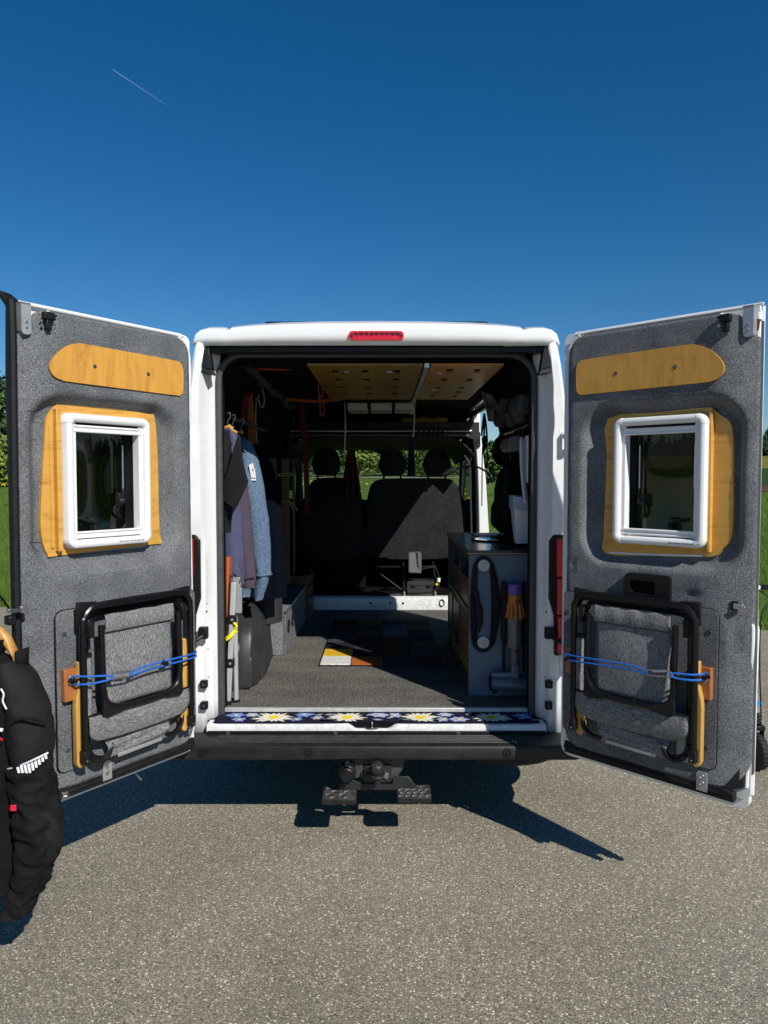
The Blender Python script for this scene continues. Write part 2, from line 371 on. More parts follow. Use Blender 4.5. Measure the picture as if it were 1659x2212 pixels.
# grass blades: nobody could count them
vs = []; fs = []
def blade(x, y, h, w):
    a = rnd.uniform(0, PI); z = tz(y) - .02; lean = rnd.uniform(-.35, .35) * h; k = len(vs)
    dx, dy = math.cos(a) * w, math.sin(a) * w * .4
    vs.extend([(x - dx, y - dy, z), (x + dx, y + dy, z), (x + lean, y + lean * .4, z + h)]); fs.append((k, k + 1, k + 2))
for i in range(26000):
    y = 5.2 + 26 * rnd.random() ** 1.6; x = rnd.uniform(-14, 14)
    if y < 5.5 - .16 * max(-9, min(9, x)): continue
    blade(x, y, rnd.uniform(.06, .22), .008 + .0006 * y)
for (r0, r1, cnt) in ((-.56, -.47, 16000), (.47, .57, 16000), (.12, .19, 7000), (-.13, .11, 9000)):
    for i in range(cnt):
        d = 8.2 + 26 * rnd.random() ** 1.5; y = d - 3.6; x = d * rnd.uniform(r0, r1)
        if y < 5.5 - .16 * max(-9, min(9, x)): continue
        blade(x, y, rnd.uniform(.08, .26), .006 + .0005 * d)
m = MB(); m.add(vs, fs)
me = bpy.data.meshes.new('meadow_grass'); me.from_pydata(vs, [], fs); me.materials.append(blade_m)
o = bpy.data.objects.new('meadow_grass', me); COL.objects.link(o)
tag(o, 'rough green meadow grass beyond the asphalt edge', 'grass', kind='stuff')
vs = []; fs = []
fl_m = pm('buttercup_yellow', (.72, .52, .02), .6, var=.15)
for i in range(620):
    if i % 3: d = rnd.uniform(40, 62); x = d * rnd.uniform(-.56, -.47)
    else: d = rnd.uniform(18, 44); x = d * rnd.uniform(-.14, .02)
    y = d - 3.6; z = tz(y) + rnd.uniform(.15, .4); s = rnd.uniform(.02, .05); k = len(vs)
    vs += [(x - s, y, z), (x + s, y, z), (x + s, y + .5 * s, z + s), (x - s, y + .5 * s, z + s)]; fs.append((k, k + 1, k + 2, k + 3))
me = bpy.data.meshes.new('meadow_flowers'); me.from_pydata(vs, [], fs); me.materials.append(fl_m)
o = bpy.data.objects.new('meadow_flowers', me); COL.objects.link(o)
tag(o, 'yellow meadow flowers scattered through the grass', 'flowers', kind='stuff')

leaf_ms = [pm('leaf_mid', (.085, .145, .026), .6, var=.45, scale=1.2, spec=.25), pm('leaf_dark', (.030, .062, .018), .6, var=.45, scale=1.2, spec=.25),
           pm('leaf_light', (.16, .21, .04), .6, var=.4, scale=1.2, spec=.25), pm('leaf_greyish', (.12, .15, .085), .7, var=.35, scale=1.2, spec=.2)]
bark = pm('bark', (.09, .065, .045), .9, var=.3, scale=12, bump=.5, bscale=30)
def tree(name, label, x, d, h, w, lm, group, n=1500, leaf=.16, low=.12, cat='tree', seed=0):
    """tapered trunk with limbs, a crown of leaf clumps spread through uneven lobes"""
    y = d - 3.6; z0 = tz(y) - .05; R = random.Random(seed * 31 + 5)
    t = thing(name, label, cat, (x, y, z0), 0, group)
    tr = MB(); hh = h * .55; r0 = .022 * h
    tr.tube(crom([(0, 0, -.1), (R.uniform(-.1, .1), 0, hh * .5), (R.uniform(-.2, .2), R.uniform(-.2, .2), hh * 1.3)], 4), [r0 * (1 - .8 * i / 8) for i in range(9)], 7)
    lobes = []
    for k in range(9):
        a = R.uniform(0, 2 * PI); zz = h * R.uniform(low + .16, .84); rr = w * .5 * R.uniform(.25, .62) * (1.15 - abs(zz / h - .5))
        c = Vector((math.cos(a) * rr, math.sin(a) * rr, zz)); s = w * R.uniform(.22, .36)
        lobes.append((c, Vector((s, s, s * R.uniform(.7, 1.1)))))
        if k < 6: tr.tube([(0, 0, zz * .45), c * .6 + Vector((0, 0, zz * .12)), c], [r0 * .45, r0 * .3, r0 * .08], 5)
    lobes.append((Vector((0, 0, h * .8)), Vector((w * .24, w * .24, h * .2))))
    tr.build('trunk', bark, t)
    vs = []; fs = []
    for i in range(n):
        c, s = lobes[R.randrange(len(lobes))]
        while True:
            q = Vector((R.uniform(-1, 1), R.uniform(-1, 1), R.uniform(-1, 1)))
            if q.length <= 1 and q.length > .35: break
        p = c + Vector((q.x * s.x, q.y * s.y, q.z * s.z))
        if p.z < h * low: p.z = h * low + R.uniform(0, .1) * h
        if p.z > h: p.z = h * R.uniform(.93, 1.0)
        nn = (q + Vector((R.uniform(-.7, .7), R.uniform(-.7, .7), R.uniform(-.4, .9)))).normalized(); u = nn.orthogonal().normalized(); v = nn.cross(u)
        a = R.uniform(0, PI); u, v = u * math.cos(a) + v * math.sin(a), v * math.cos(a) - u * math.sin(a)
        L_ = leaf * R.uniform(.6, 1.4); W_ = L_ * .55; k = len(vs)
        vs += [p - u * L_, p + v * W_, p + u * L_, p - v * W_]; fs.append((k, k + 1, k + 2, k + 3))
    me = bpy.data.meshes.new('crown'); me.from_pydata([tuple(v) for v in vs], [], fs); me.materials.append(leaf_ms[lm])
    o = bpy.data.objects.new('crown', me); COL.objects.link(o); o.parent = t
    return t
# hedge seen through the windscreen
H = 'hedge bushes beyond the meadow'
for i, (px, hgt, w, lm) in enumerate(((618, 3.0, 4.2, 0), (655, 3.5, 3.6, 0), (688, 3.9, 3.4, 3), (722, 3.4, 3.6, 3), (752, 4.2, 4.2, 0), (778, 3.1, 3.0, 2), (806, 3.6, 3.8, 0),
                                      (838, 3.1, 3.6, 1), (868, 3.4, 3.8, 0), (905, 3.0, 3.6, 2), (942, 3.3, 4.0, 0), (985, 3.1, 4.0, 3))):
    d = 62 + 5 * math.sin(i * 2.3)
    tree('hedge_bush', ['leafy mid green bush in the hedge seen through the windscreen', 'dark green bush in the hedge seen through the windscreen',
                        'pale yellow green bush in the hedge seen through the windscreen', 'grey green loose bush in the hedge seen through the windscreen'][lm],
         (px - 829.5) / 1600 * d, d, hgt, w, lm, H, 1500, .17, .05, 'bush', i)
tree('round_tree', 'round leafy tree framed by the open side door of the van', (1076 - 829.5) / 1600 * 34, 34, 2.5, 2.0, 0, None, 2600, .13, .16, 'tree', 40)
for i, (px, d, h, w, lm) in enumerate(((-6, 48, 7.2, 5.5, 1), (-60, 46, 5.8, 6.0, 0), (-130, 50, 7.5, 7.0, 1), (-220, 47, 6.4, 6.5, 0), (-22, 43, 3.0, 4.5, 2))):
    tree('edge_tree', ['mid green broad tree past the hung jacket at the meadow edge', 'dark tall tree past the hung jacket at the meadow edge', 'low pale green bush in front of the dark meadow trees'][[0, 1, 2][lm]],
         (px - 829.5) / 1600 * d, d, h, w, lm, 'trees along the meadow edge', 2600, .2, .06, 'tree', 60 + i)
# far wooded ridge: reads as one mass
vs = []; fs = []
conif = pm('far_forest_green', (.020, .042, .022), .9, var=.4, scale=.15, spec=.05)
for i in range(900):
    a = rnd.uniform(-.75, .95); d = rnd.uniform(200, 240); x = a * d
    if a < .42 and not (-.12 < a < .25): 
        if rnd.random() < .4: continue
    y = d - 3.6; z = tz(min(y, 205)) - .5; h = rnd.uniform(5.5, 10) * (1.0 if a > .4 else .75); w = rnd.uniform(1.3, 2.4)
    for k in range(4):
        zz0 = z + h * (.05 + .22 * k); r = w * (1 - .2 * k); b0 = len(vs); nn = 7
        vs += [(x + r * math.cos(2 * PI * j / nn + k) * rnd.uniform(.75, 1.2), y + r * math.sin(2 * PI * j / nn + k), zz0 + rnd.uniform(-.2, .2)) for j in range(nn)] + [(x, y, zz0 + h * .36)]
        fs += [(b0 + j, b0 + (j + 1) % nn, b0 + nn) for j in range(nn)]
me = bpy.data.meshes.new('far_forest'); me.from_pydata(vs, [], fs); me.materials.append(conif)
o = bpy.data.objects.new('far_forest', me); COL.objects.link(o)
tag(o, 'dark conifer forest on the rise behind the fields', 'forest', kind='stuff')

# contrail high in the sky: a thin ragged ribbon of cloud with a speck of an aircraft ahead of it
ct = bpy.data.materials.new('contrail_vapour'); ct.use_nodes = True; N = ct.node_tree.nodes; L = ct.node_tree.links; N.clear()
o_ = N.new('ShaderNodeOutputMaterial'); df = N.new('ShaderNodeBsdfDiffuse'); df.inputs[0].default_value = (.8, .85, .9, 1); tp = N.new('ShaderNodeBsdfTransparent'); mx = N.new('ShaderNodeMixShader')
tc = N.new('ShaderNodeTexCoord'); sx = N.new('ShaderNodeSeparateXYZ'); L.new(tc.outputs['Generated'], sx.inputs[0])
mr = N.new('ShaderNodeMapRange'); mr.inputs['From Min'].default_value = 0; mr.inputs['From Max'].default_value = 1; mr.inputs['To Min'].default_value = .15; mr.inputs['To Max'].default_value = 0
L.new(sx.outputs[0], mr.inputs['Value']); L.new(mr.outputs[0], mx.inputs[0]); L.new(tp.outputs[0], mx.inputs[1]); L.new(df.outputs[0], mx.inputs[2]); L.new(mx.outputs[0], o_.inputs[0])
p0 = A(243, 150, 6000); p1 = A(372, 235, 6000); m = MB(); pts = []; rr = []
for i in range(25):
    t = i / 24; q = p0.lerp(p1, t) + Vector((0, 0, 3 * noise.noise(Vector((t * 9, 0, 0))))); pts.append(q); rr.append(3.0 + 2.6 * t)
m.tube(pts, rr, 8)
c = m.build('contrail', ct); c.location = (0, 0, 0)
tag(c, 'thin fading white contrail high in the blue sky', 'contrail')
# ------------------------------------------------------------------ the van: body
van = thing('camper_van', 'white panel van converted to a camper, both rear doors open', 'van')
CX = -0.037                                    # centre line
def MX(x): return CX + x                       # half-width -> world X
# outer contour, right half (half-width, z), from sill up to the roof centre
HALF = [(.985, .40), (1.005, .60), (1.010, .95), (1.000, 1.25), (.975, 1.55), (.942, 1.85), (.915, 2.08), (.895, 2.24), (.874, 2.345), (.860, 2.392), (.838, 2.414),
        (.800, 2.424), (.750, 2.424), (.722, 2.421), (.712, 2.414), (.700, 2.414), (.690, 2.426), (.60, 2.436), (.45, 2.445), (.25, 2.450), (0, 2.452)]
def shell(y0, y1, pts, name, mat=white_paint, thick=.012, ny=1, parent=van, side=1, f=None):
    m = MB(); rows = []
    for i in range(ny + 1):
        y = y0 + (y1 - y0) * i / ny
        out = [Vector((MX(side * a), y, z)) for a, z in pts]
        inn = [Vector((MX(side * (a - thick) if a > thick else 0), y, z - (thick if z > 2.38 else 0))) for a, z in pts]
        rows.append(out + inn[::-1])
    m.loft(rows, True, True)
    return m.build(name, mat, parent, smooth=35)
SIDE = HALF[:9]; ROOF = HALF[8:]
# roof: one sheet across, with the rear cap rolling down to the door header
def roof_pt(a, b):
    # a: -1..1 across, b: along length with the cap at the start
    pass
roof_c = [(-x, z) for x, z in ROOF] + [(x, z) for x, z in ROOF[::-1]][1:]
prof = [(-.026, -.0), (-.036, -.004), (-.030, -.002), (.005, 0.0), (.06, .003), (.5, .02), (1.4, .03), (2.6, .02), (3.6, -.02), (4.3, -.14), (4.75, -.34)]
m = MB(); rows = []
bot = 2.337
for k, (y, dz) in enumerate(prof):
    row = []
    for x, z in roof_c:
        if k == 0: zz = bot + (z - bot) * .02
        elif k == 1: zz = bot + (z - bot) * .40 + .004
        elif k == 2: zz = bot + (z - bot) * .86 + .004
        elif k == 3: zz = z + .006
        else: zz = z + .008 + dz * (1 if abs(x) < .8 else .4)
        # shallow dent left of the brake light, soft pillow of the cap
        if k in (1, 2): y_ = y + .012 * math.exp(-((x + .06) / .05) ** 2) - .008 * (1 - (x / .9) ** 2)
        else: y_ = y
        row.append(Vector((MX(x), y_ , zz)))
    rows.append(row)
m.loft(rows, closed=False)
roof = m.build('roof', white_paint, van, smooth=40, solid=.006)
# side walls: left whole, right with the sliding-door opening
SL0, SL1 = 1.62, 3.20
shell(.06, 3.0, SIDE, 'side_panel', side=-1, ny=6)
shell(.06, SL0, SIDE, 'side_panel', side=1, ny=3)
shell(SL0, SL1, [(.985, .40), (.998, .53)], 'door_threshold', side=1)
shell(SL0, SL1, [(.893, 2.285), (.874, 2.345)], 'door_header', side=1)
def at_z(z):
    for (a0, z0), (a1, z1) in zip(SIDE, SIDE[1:]):
        if z0 <= z <= z1: return a0 + (a1 - a0) * (z - z0) / (z1 - z0)
    return SIDE[-1][0]
# D-pillars: each a pressed profile swept up the opening
IN_HALF = .790
def pillar(side):
    m = MB(); rows = []
    zs = [.44, .60, .80, .98, 1.06, 1.14, 1.30, 1.40, 1.46, 1.55, 1.72, 1.82, 1.90, 1.95, 2.0, 2.06, 2.15, 2.25, 2.352]
    for z in zs:
        ot = at_z(max(.45, z)); w = IN_HALF + (.004 if z < 2.2 else (z - 2.2) * -.12)
        k = .040 if 1.90 < z < 2.02 else (.020 if 1.06 < z < 1.44 else .030)          # pressed steps
        dp = -.030 if z > 1.45 else (-.012 if z > .9 else -.004)
        if z < 1.02: k = .045
        e = min(ot - .012, w + .125)
        prof = [(w - .002, .16), (w - .002, .100), (w + .010, .088), (w + .022, .058), (w + .024 + k * .2, .050), (w + .030 + k * .55, dp * .3), (w + .038 + k * .62, dp), (e - .012, dp - .004), (e, dp + .004), (ot - .010, dp + .014), (ot - .001, .035), (ot - .001, .07)]
        rows.append([Vector((MX(side * a), y, z)) for a, y in prof])
    m.loft(rows, closed=False)
    return m.build('rear_pillar', white_paint, van, smooth=32, solid=.004)
pillar(-1); pillar(1)
for sx in (-1, 1):                                   # pressed ridges and dimples that break up the pillars
    for path in (((.832, .046, .52), (.834, .046, .90), (.838, .046, 1.02), (.832, .044, 1.16), (.831, .044, 1.40), (.840, .042, 1.47), (.842, .040, 1.86), (.850, .036, 1.93), (.850, .036, 1.99), (.838, .040, 2.06), (.832, .044, 2.19)),
                 ((.866, -.006, .56), (.868, -.006, .92), (.872, -.012, 1.10)), ((.874, -.030, 1.50), (.878, -.032, 1.72), (.884, -.034, 1.86), (.880, -.034, 1.94)), ((.872, -.032, 2.02), (.866, -.032, 2.12), (.856, -.032, 2.21))):
        m = MB(); m.tube(crom([(MX(sx * a), y + .004, z) for a, y, z in path], 5), .0068, 8, flat=.8); m.build('pressed_ridge', white_paint, van)
    for z in (1.62, 1.30, .86, .72):
        m = MB(); m.lathe([(.007, .0), (.006, -.003), (0, -.004)], (MX(sx * .838), .030, z), (0, 1, 0), 10); m.build('pillar_grommet', grey_rubber, van)
# gutters above the opening: black recess, then the seal running right round
m = MB(); m.box(MX(-.85), MX(.845), -.006, .12, 2.312, 2.338); m.build('header_gutter', blackp, van, bevel=.004)
def opening(inset, z0, r):
    return [(MX(a), b) for a, b in rrect(-IN_HALF + inset, IN_HALF - inset, z0, 2.325 - inset, (.03, .03, r, r), 8)]
pth = [Vector((a, .090, b)) for a, b in opening(.008, .495, .13)]; pth = pth[len(pth) // 4 + 0:] + pth[:len(pth) // 4]
pth = [p for p in pth if p.z > .53]; pth = [Vector((pth[0].x, .090, .50))] + pth + [Vector((pth[-1].x, .090, .50))]
m = MB(); m.tube(pth, .017, 8, flat=.8); m.build('door_seal', grey_rubber, van)
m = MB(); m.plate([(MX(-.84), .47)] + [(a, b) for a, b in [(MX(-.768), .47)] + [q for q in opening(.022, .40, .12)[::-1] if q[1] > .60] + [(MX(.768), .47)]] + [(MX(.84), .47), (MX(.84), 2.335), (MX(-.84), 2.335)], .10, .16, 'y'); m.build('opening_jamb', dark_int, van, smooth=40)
# folded rubber gaiters in the two top corners
for sx in (-1, 1):
    m = MB()
    for k, (z0, z1, w) in enumerate(((2.225, 2.335, .040), (2.200, 2.235, .050))):
        x0 = MX(sx * (.822 - w)); x1 = MX(sx * .846)
        m.add([(x0 + sx * .022, -.018, z1), (x1, -.022, z1), (x1, -.026, z0 + .012), (x0 + sx * .004, -.024, z0), (x0 + sx * .022, .03, z1), (x1, .03, z1), (x1, .03, z0 + .012), (x0 + sx * .004, .03, z0)],
              [(0, 1, 2, 3), (4, 7, 6, 5), (0, 4, 5, 1), (1, 5, 6, 2), (2, 6, 7, 3), (3, 7, 4, 0)])
    m.build('corner_gaiter', blackp, van, bevel=.003)
# high brake light
bl = empty('brake_light', (MX(0), -.050, 2.380), 0, van)
m = MB(); m.plate(rrect(-.131, .131, -.022, .022, .019, 5), -.004, .03, 'y'); m.build('lens', red_lens, bl, bevel=.005, smooth=40)
for k in range(9):
    m = MB(); m.box(-.105 + k * .0245, -.085 + k * .0245, -.0065, -.003, .002, .015); m.build('reflector', red_dark, bl, bevel=.0015)
for sx in (-1, 1):
    m = MB(); m.lathe([(.006, -.007), (.006, 0)], (sx * .116, 0, 0), (0, 1, 0), 10); m.build('screw', blackp, bl)
# roof-top panel, its dark ends show above the roof edge
m = MB(); m.box(-.655, .570, .50, 1.95, 2.532, 2.565); m.build('solar_panel', black_metal, van, bevel=.012)
for xx in (-.48, .46):
    m = MB(); m.box(MX(xx - .04), MX(xx + .04), .6, 1.85, 2.462, 2.532); m.build('panel_rail', blackp, van, bevel=.004)
# hinges bolted on the pillars
for sx in (-1, 1):
    for zc in (1.875, .80):
        h = empty('door_hinge', (MX(sx * .902), -.050, zc), 0, van)
        m = MB(); m.plate(rrect(-.016, .016, -.055, .055, .014), -.012, .02, 'y'); m.build('hinge_plate', white_paint, h, bevel=.003)
        for dz in (-.036, .036):
            m = MB(); m.lathe([(.0125, .0), (.0125, -.010), (.009, -.014), (.0, -.014)], (0, -.010, dz), (0, 1, 0), 6); m.build('bolt', white_paint, h)
# tail lights on the pillars, door checks, small rubber stops
for sx in (-1, 1):
    tl = empty('tail_light', (MX(sx * (.878 if sx > 0 else .893)), -.030, 1.14), 0, van)
    m = MB(); m.plate([(sx * a, b) for a, b in ((-.040, .262), (-.022, .292), (.07, .292), (.07, -.30), (-.010, -.30), (-.016, -.10), (-.040, -.02))], .0, .03, 'y'); m.build('housing', blackp, tl, bevel=.008)
    for k, (z0, z1, mt) in enumerate(((.09, .275, red_lens), (-.095, .085, red_dark if sx < 0 else red_lens), (-.285, -.10, red_lens))):
        m = MB(); m.plate([(sx * (-.010 + .004 * k), z0), (sx * .062, z0), (sx * .066, z1), (sx * (-.012 + .004 * k), z1)], -.034, .004, 'y'); m.build('lens', mt, tl, bevel=.008, smooth=40)
    if sx > 0:
        m = MB(); m.plate(rrect(.020, .066, -.150, -.015, .012), -.046, -.030, 'y'); m.build('reversing_lens', clear_lens, tl, bevel=.006)
    ch = empty('door_check', (MX(sx * .838), -.03, .955), 0, van)
    m = MB(); m.box(-.022, .022, -.028, .01, -.028, .030); m.build('check_body', blackp, ch, bevel=.006)
    m = MB(); m.tube(crom([(0, -.03, -.01), (sx * .03, -.05, -.028), (sx * .075, -.06, -.045)], 4), .010, 8); m.build('check_arm', blackp, ch)
    for zz in (.595, .70, .56):
        if zz == .56: continue
        st = empty('rubber_stop', (MX(sx * .842), -.022, zz), 0, van)
        m = MB(); m.plate(rrect(-.017, .017, -.019, .019, .005), -.012, .012, 'y'); m.build('pad', blackp, st, bevel=.003)
        m = MB(); m.lathe([(.007, -.004), (.007, 0)], (0, -.013, 0), (0, 1, 0), 10); m.build('screw', grey_rubber, st)
    for zz in (1.05, 1.09):
        m = MB(); m.lathe([(.006, -.004), (.006, .006)], (MX(sx * .836), .012, zz), (0, 1, 0), 10); m.build('hole_plug', blackp, van)
# sill: painted lip with the latch notch, aluminium floor edge
m = MB(); rows = []
for i in range(97):
    x = -.825 + 1.65 * i / 96; t = max(0.0, min(1.0, (abs(x + .02) - .075) / .045)); t = t * t * (3 - 2 * t); e = 1
    dz = -.024 * (1 - t)
    rows.append([Vector((MX(x), y, z + dz * q)) for y, z, q in ((.03, .480, 0), (.03, .506, 1), (-.030, .508, 1), (-.040, .507, 1), (-.048, .502, 1), (-.051, .490, 1), (-.050, .472, .6), (-.040, .462, .3), (.03, .462, 0))])
m.loft(rows); m.build('door_sill', dirty_white, van, smooth=40)
m = MB(); m.box(MX(-.79), MX(.765), .100, .124, .521, .5412); m.build('floor_edge_strip', pm('brushed_edge_strip', (.52, .52, .50), .45, .3, var=.12, scale=40), van, bevel=.003)
st = empty('latch_striker', (MX(-.022), -.036, .486), 0, van)
m = MB(); m.plate(circ(0, 0, .034, 14, .014), 0, .005, 'z'); m.build('striker_plate', steel, st)
m = MB(); m.tube(crom([(0, -.006, 0), (0, -.006, .022), (0, .0, .030), (0, .010, .022), (0, .010, 0)], 4), .0045, 8); m.build('striker_loop', steel, st)
# bumper step
BX0, BX1 = MX(-.985), MX(.985)
m = MB()
prof = [(-.030, .458), (-.052, .4645), (-.190, .4600), (-.202, .455), (-.206, .445), (-.204, .397), (-.196, .390), (-.12, .385), (.02, .385), (.02, .452)]
rows = [[Vector((x, y + o, z)) for y, z in prof] for x, o in ((BX0 - .03, .13), (BX0, .03), (BX0 + .05, 0.0), (0, 0), (BX1 - .05, 0), (BX1, .03), (BX1 + .03, .13))]
m.loft(rows); bump = m.build('bumper', bumper_m, van, smooth=30, bevel=.003)
m = MB(); m.box(MX(-.82), MX(.82), -.064, -.0535, .440, .480); m.build('bumper_trim_strip', blackp, van, bevel=.003)
for k in range(6):
    m = MB(); y = -.080 - k * .0165
    m.box(MX(-.76), MX(.76), y - .0045, y + .0045, .456, .4672 - .0006 * k); m.build('tread_rib', pm('lit_worn_rib_plastic', (.030, .029, .027), .5, var=.5, scale=18, speck=(150, .5)), van, bevel=.002)  # worn plastic, paler than the bumper: light on the ribs put into the colour
for x in (-.845, -.352, .572):
    bb = empty('bumper_bolt', (x, -.206, .428), 0, van)
    m = MB(); m.lathe([(.021, .002), (.021, -.003), (.015, -.004), (.014, .001)], (0, 0, 0), (0, 1, 0), 18); m.build('washer', blackp, bb)
    m = MB(); m.lathe([(.008, .0), (.008, -.004)], (0, 0, 0), (0, 1, 0), 6); m.build('bolt_head', rubber, bb)
for x in (-.755, -.235, .36):
    m = MB(); m.lathe([(.010, .0), (.010, .003), (.004, .004)], (x, -.064, .470), (0, -1, 0), 12); m.build('trim_screw', grey_rubber, van)
# underside, axle, wheels
B('underbody', dark_int, van, MX(-.86), MX(.86), .02, 4.6, .36, .505)
m = MB(); m.tube([(MX(-.85), 1.35, .31), (MX(.85), 1.35, .31)], .045, 10); m.build('rear_axle', rubber, van)
tyre_m = pm('tyre_rubber', (.02, .02, .021), .8, var=.3, scale=30, bump=.4, bscale=60)
def wheel(x, y, z, r, w, ax=(1, 0, 0)):
    e = empty('wheel', (x, y, z), 0, van)
    m = MB(); m.lathe([(r * .62, -w / 2), (r * .9, -w / 2), (r * .985, -w * .38), (r, -w * .2), (r, w * .2), (r * .985, w * .38), (r * .9, w / 2), (r * .62, w / 2)], (0, 0, 0), ax, 36); m.build('tyre', tyre_m, e)
    m = MB(); m.lathe([(r * .62, -w * .3), (r * .55, -w * .36), (r * .2, -w * .2), (.02, -w * .2), (.02, w * .2), (r * .2, w * .2), (r * .55, w * .36), (r * .62, w * .3)], (0, 0, 0), ax, 24); m.build('rim', alu_dull, e)
for sx in (-1, 1):
    wheel(MX(sx * .84), 1.35, .345, .345, .21); wheel(MX(sx * .84), 4.55, .345, .345, .21)
wheel(.66, .40, .325, .32, .17, (0, 0, 1))           # spare slung under the tail
for x in (-.583, .445):
    m = MB(); m.tube([(x, .02, .40), (x, .02, .30)], .012, 8); m.build('lashing_eye', rubber, van)
# ------------------------------------------------------------------ tow bar with two steps (fixed to the van)
tow_m = pm('tow_bar_black', (.022, .022, .023), .4, var=.3, scale=30, bump=.1)
tow_g = pm('tow_bar_worn', (.05, .05, .05), .45, var=.3, scale=30)
tb = empty('tow_bar', (0, 0, 0), 0, van)
m = MB(); m.plate([(-.105, .41), (-.085, .385), (-.07, .385), (-.06, .40), (.045, .40), (.055, .385), (.085, .40), (.10, .365), (.085, .315), (.05, .265), (-.10, .265), (-.12, .30)], -.135, -.125, 'y',
                  [circ(-.075, .372, .010, 12), circ(.028, .372, .010, 12)]); m.build('mount_plate', tow_g, tb, bevel=.002)
m = MB(); m.tube([(-.6, -.02, .36), (.55, -.02, .36)], .03, 4); m.build('cross_beam', tow_m, tb)
for x in (-.075, .02):
    m = MB(); m.box(x - .02, x + .02, -.13, .0, .30, .39); m.build('beam_bracket', tow_m, tb, bevel=.003)
m = MB(); m.plate(rrect(-.095, .035, .268, .345, .012), -.155, -.138, 'y'); m.build('ball_plate', tow_m, tb, bevel=.003)
m = MB(); m.tube(crom([(-.032, -.15, .30), (-.032, -.20, .292), (-.032, -.225, .305), (-.032, -.228, .335)], 5), .017, 10); m.lathe([(.030, -.03), (.034, -.024), (.032, -.018), (.018, -.014)], (-.032, -.228, .350), (0, 0, 1), 20); m.build('ball_neck', tow_m, tb)
m = MB(); m.sph((-.032, -.228, .363), .034, 18, 12); ball = m.build('ball_cover', tow_m, tb, smooth=60)
for k in range(11):
    a = k * 2.4; th = .5 + .11 * k
    c = Vector((-.032, -.228, .363)) + Vector((math.sin(th) * math.cos(a - 2), -abs(math.sin(th) * math.sin(a - 2)), math.cos(th))) * .0335
    m = MB(); m.sph(c, .0045, 8, 5); m.build('dimple', rubber, tb)
for x, mt in ((-.072, tow_m), (.010, steel)):
    m = MB(); m.lathe([(.015, 0), (.015, -.010), (.012, -.013), (0, -.013)], (x, -.155, .300), (0, 1, 0), 6); m.build('bolt', mt, tb)
so = empty('trailer_socket', (-.172, -.20, .332), 0, van)
m = MB(); m.lathe([(.034, .07), (.038, .02), (.042, .0), (.042, -.012), (.036, -.016), (.036, -.03), (.03, -.036), (0, -.036)], (0, 0, 0), (0, 1, .12), 22); m.build('socket_body', blackp, so)
m = MB(); m.box(-.01, .01, -.03, .01, .036, .062); m.build('lid_hinge', blackp, so, bevel=.003)
m = MB(); m.lathe([(.024, 0), (.024, -.004), (.018, -.004)], (0, -.037, -.004), (0, 1, 0), 18); m.build('lid_ring', rubber, so)
m = MB(); m.box(-.205, -.10, -.150, -.142, .285, .385); m.build('socket_bracket', tow_g, tb, bevel=.002)
m = MB(); m.plate([(-.215, .235), (.155, .235), (.155, .250), (.115, .300), (.045, .300), (.04, .262), (-.10, .262), (-.15, .285), (-.215, .262)], -.168, -.158, 'y'); m.build('step_bar', tow_m, tb, bevel=.002)
step_top = pm('step_worn_metal', (.06, .06, .06), .42, .3, var=.45, scale=35, speck=(180, .5))
bar_m = pm('step_polished_bars', (.22, .22, .215), .4, .6, var=.4, scale=60)
for (x0, x1, zt, dense) in ((-.287, -.128, .232, True), (.060, .219, .240, False)):
    s = empty('step', ((x0 + x1) / 2, -.19, zt), 0, van)
    hw = (x1 - x0) / 2
    m = MB(); m.plate([(-hw, -.062), (-hw + .004, -.075), (hw - .004, -.075), (hw, -.062), (hw, .055), (hw - .02, .065), (-hw + .02, .065), (-hw, .055)], -.027, 0, 'z'); m.build('step_block', bumper_m, s, bevel=.003)
    m = MB(); m.plate(rrect(-hw + .003, hw - .003, -.072, .062, .006), 0, .003, 'z'); m.build('tread_plate', step_top, s, bevel=.001)
    br = MB()
    for i in range(5):
        for j in range(4):
            cx = -hw + .02 + i * .031 + (.008 if j % 2 else 0); cy = -.058 + j * .034
            if abs(cx) > hw - .012: continue
            an = .5 if (not dense or (i + j) % 2) else -.5
            for o2 in (-.005, .005):
                d = Vector((math.cos(an), math.sin(an), 0)); q = Vector((cx, cy + o2, .0033))
                br.bar(q - d * .0145, q + d * .0145, .0026, .0016)
    br.build('tread_bars', bar_m, s, bevel=.0006)
    s.children[-1]['kind'] = 'stuff'
    m = MB(); m.lathe([(.010, -.002), (.008, -.010), (0, -.010)], (hw * .3, -.05, -.027), (0, 0, 1), 6); m.build('step_bolt', steel, s)
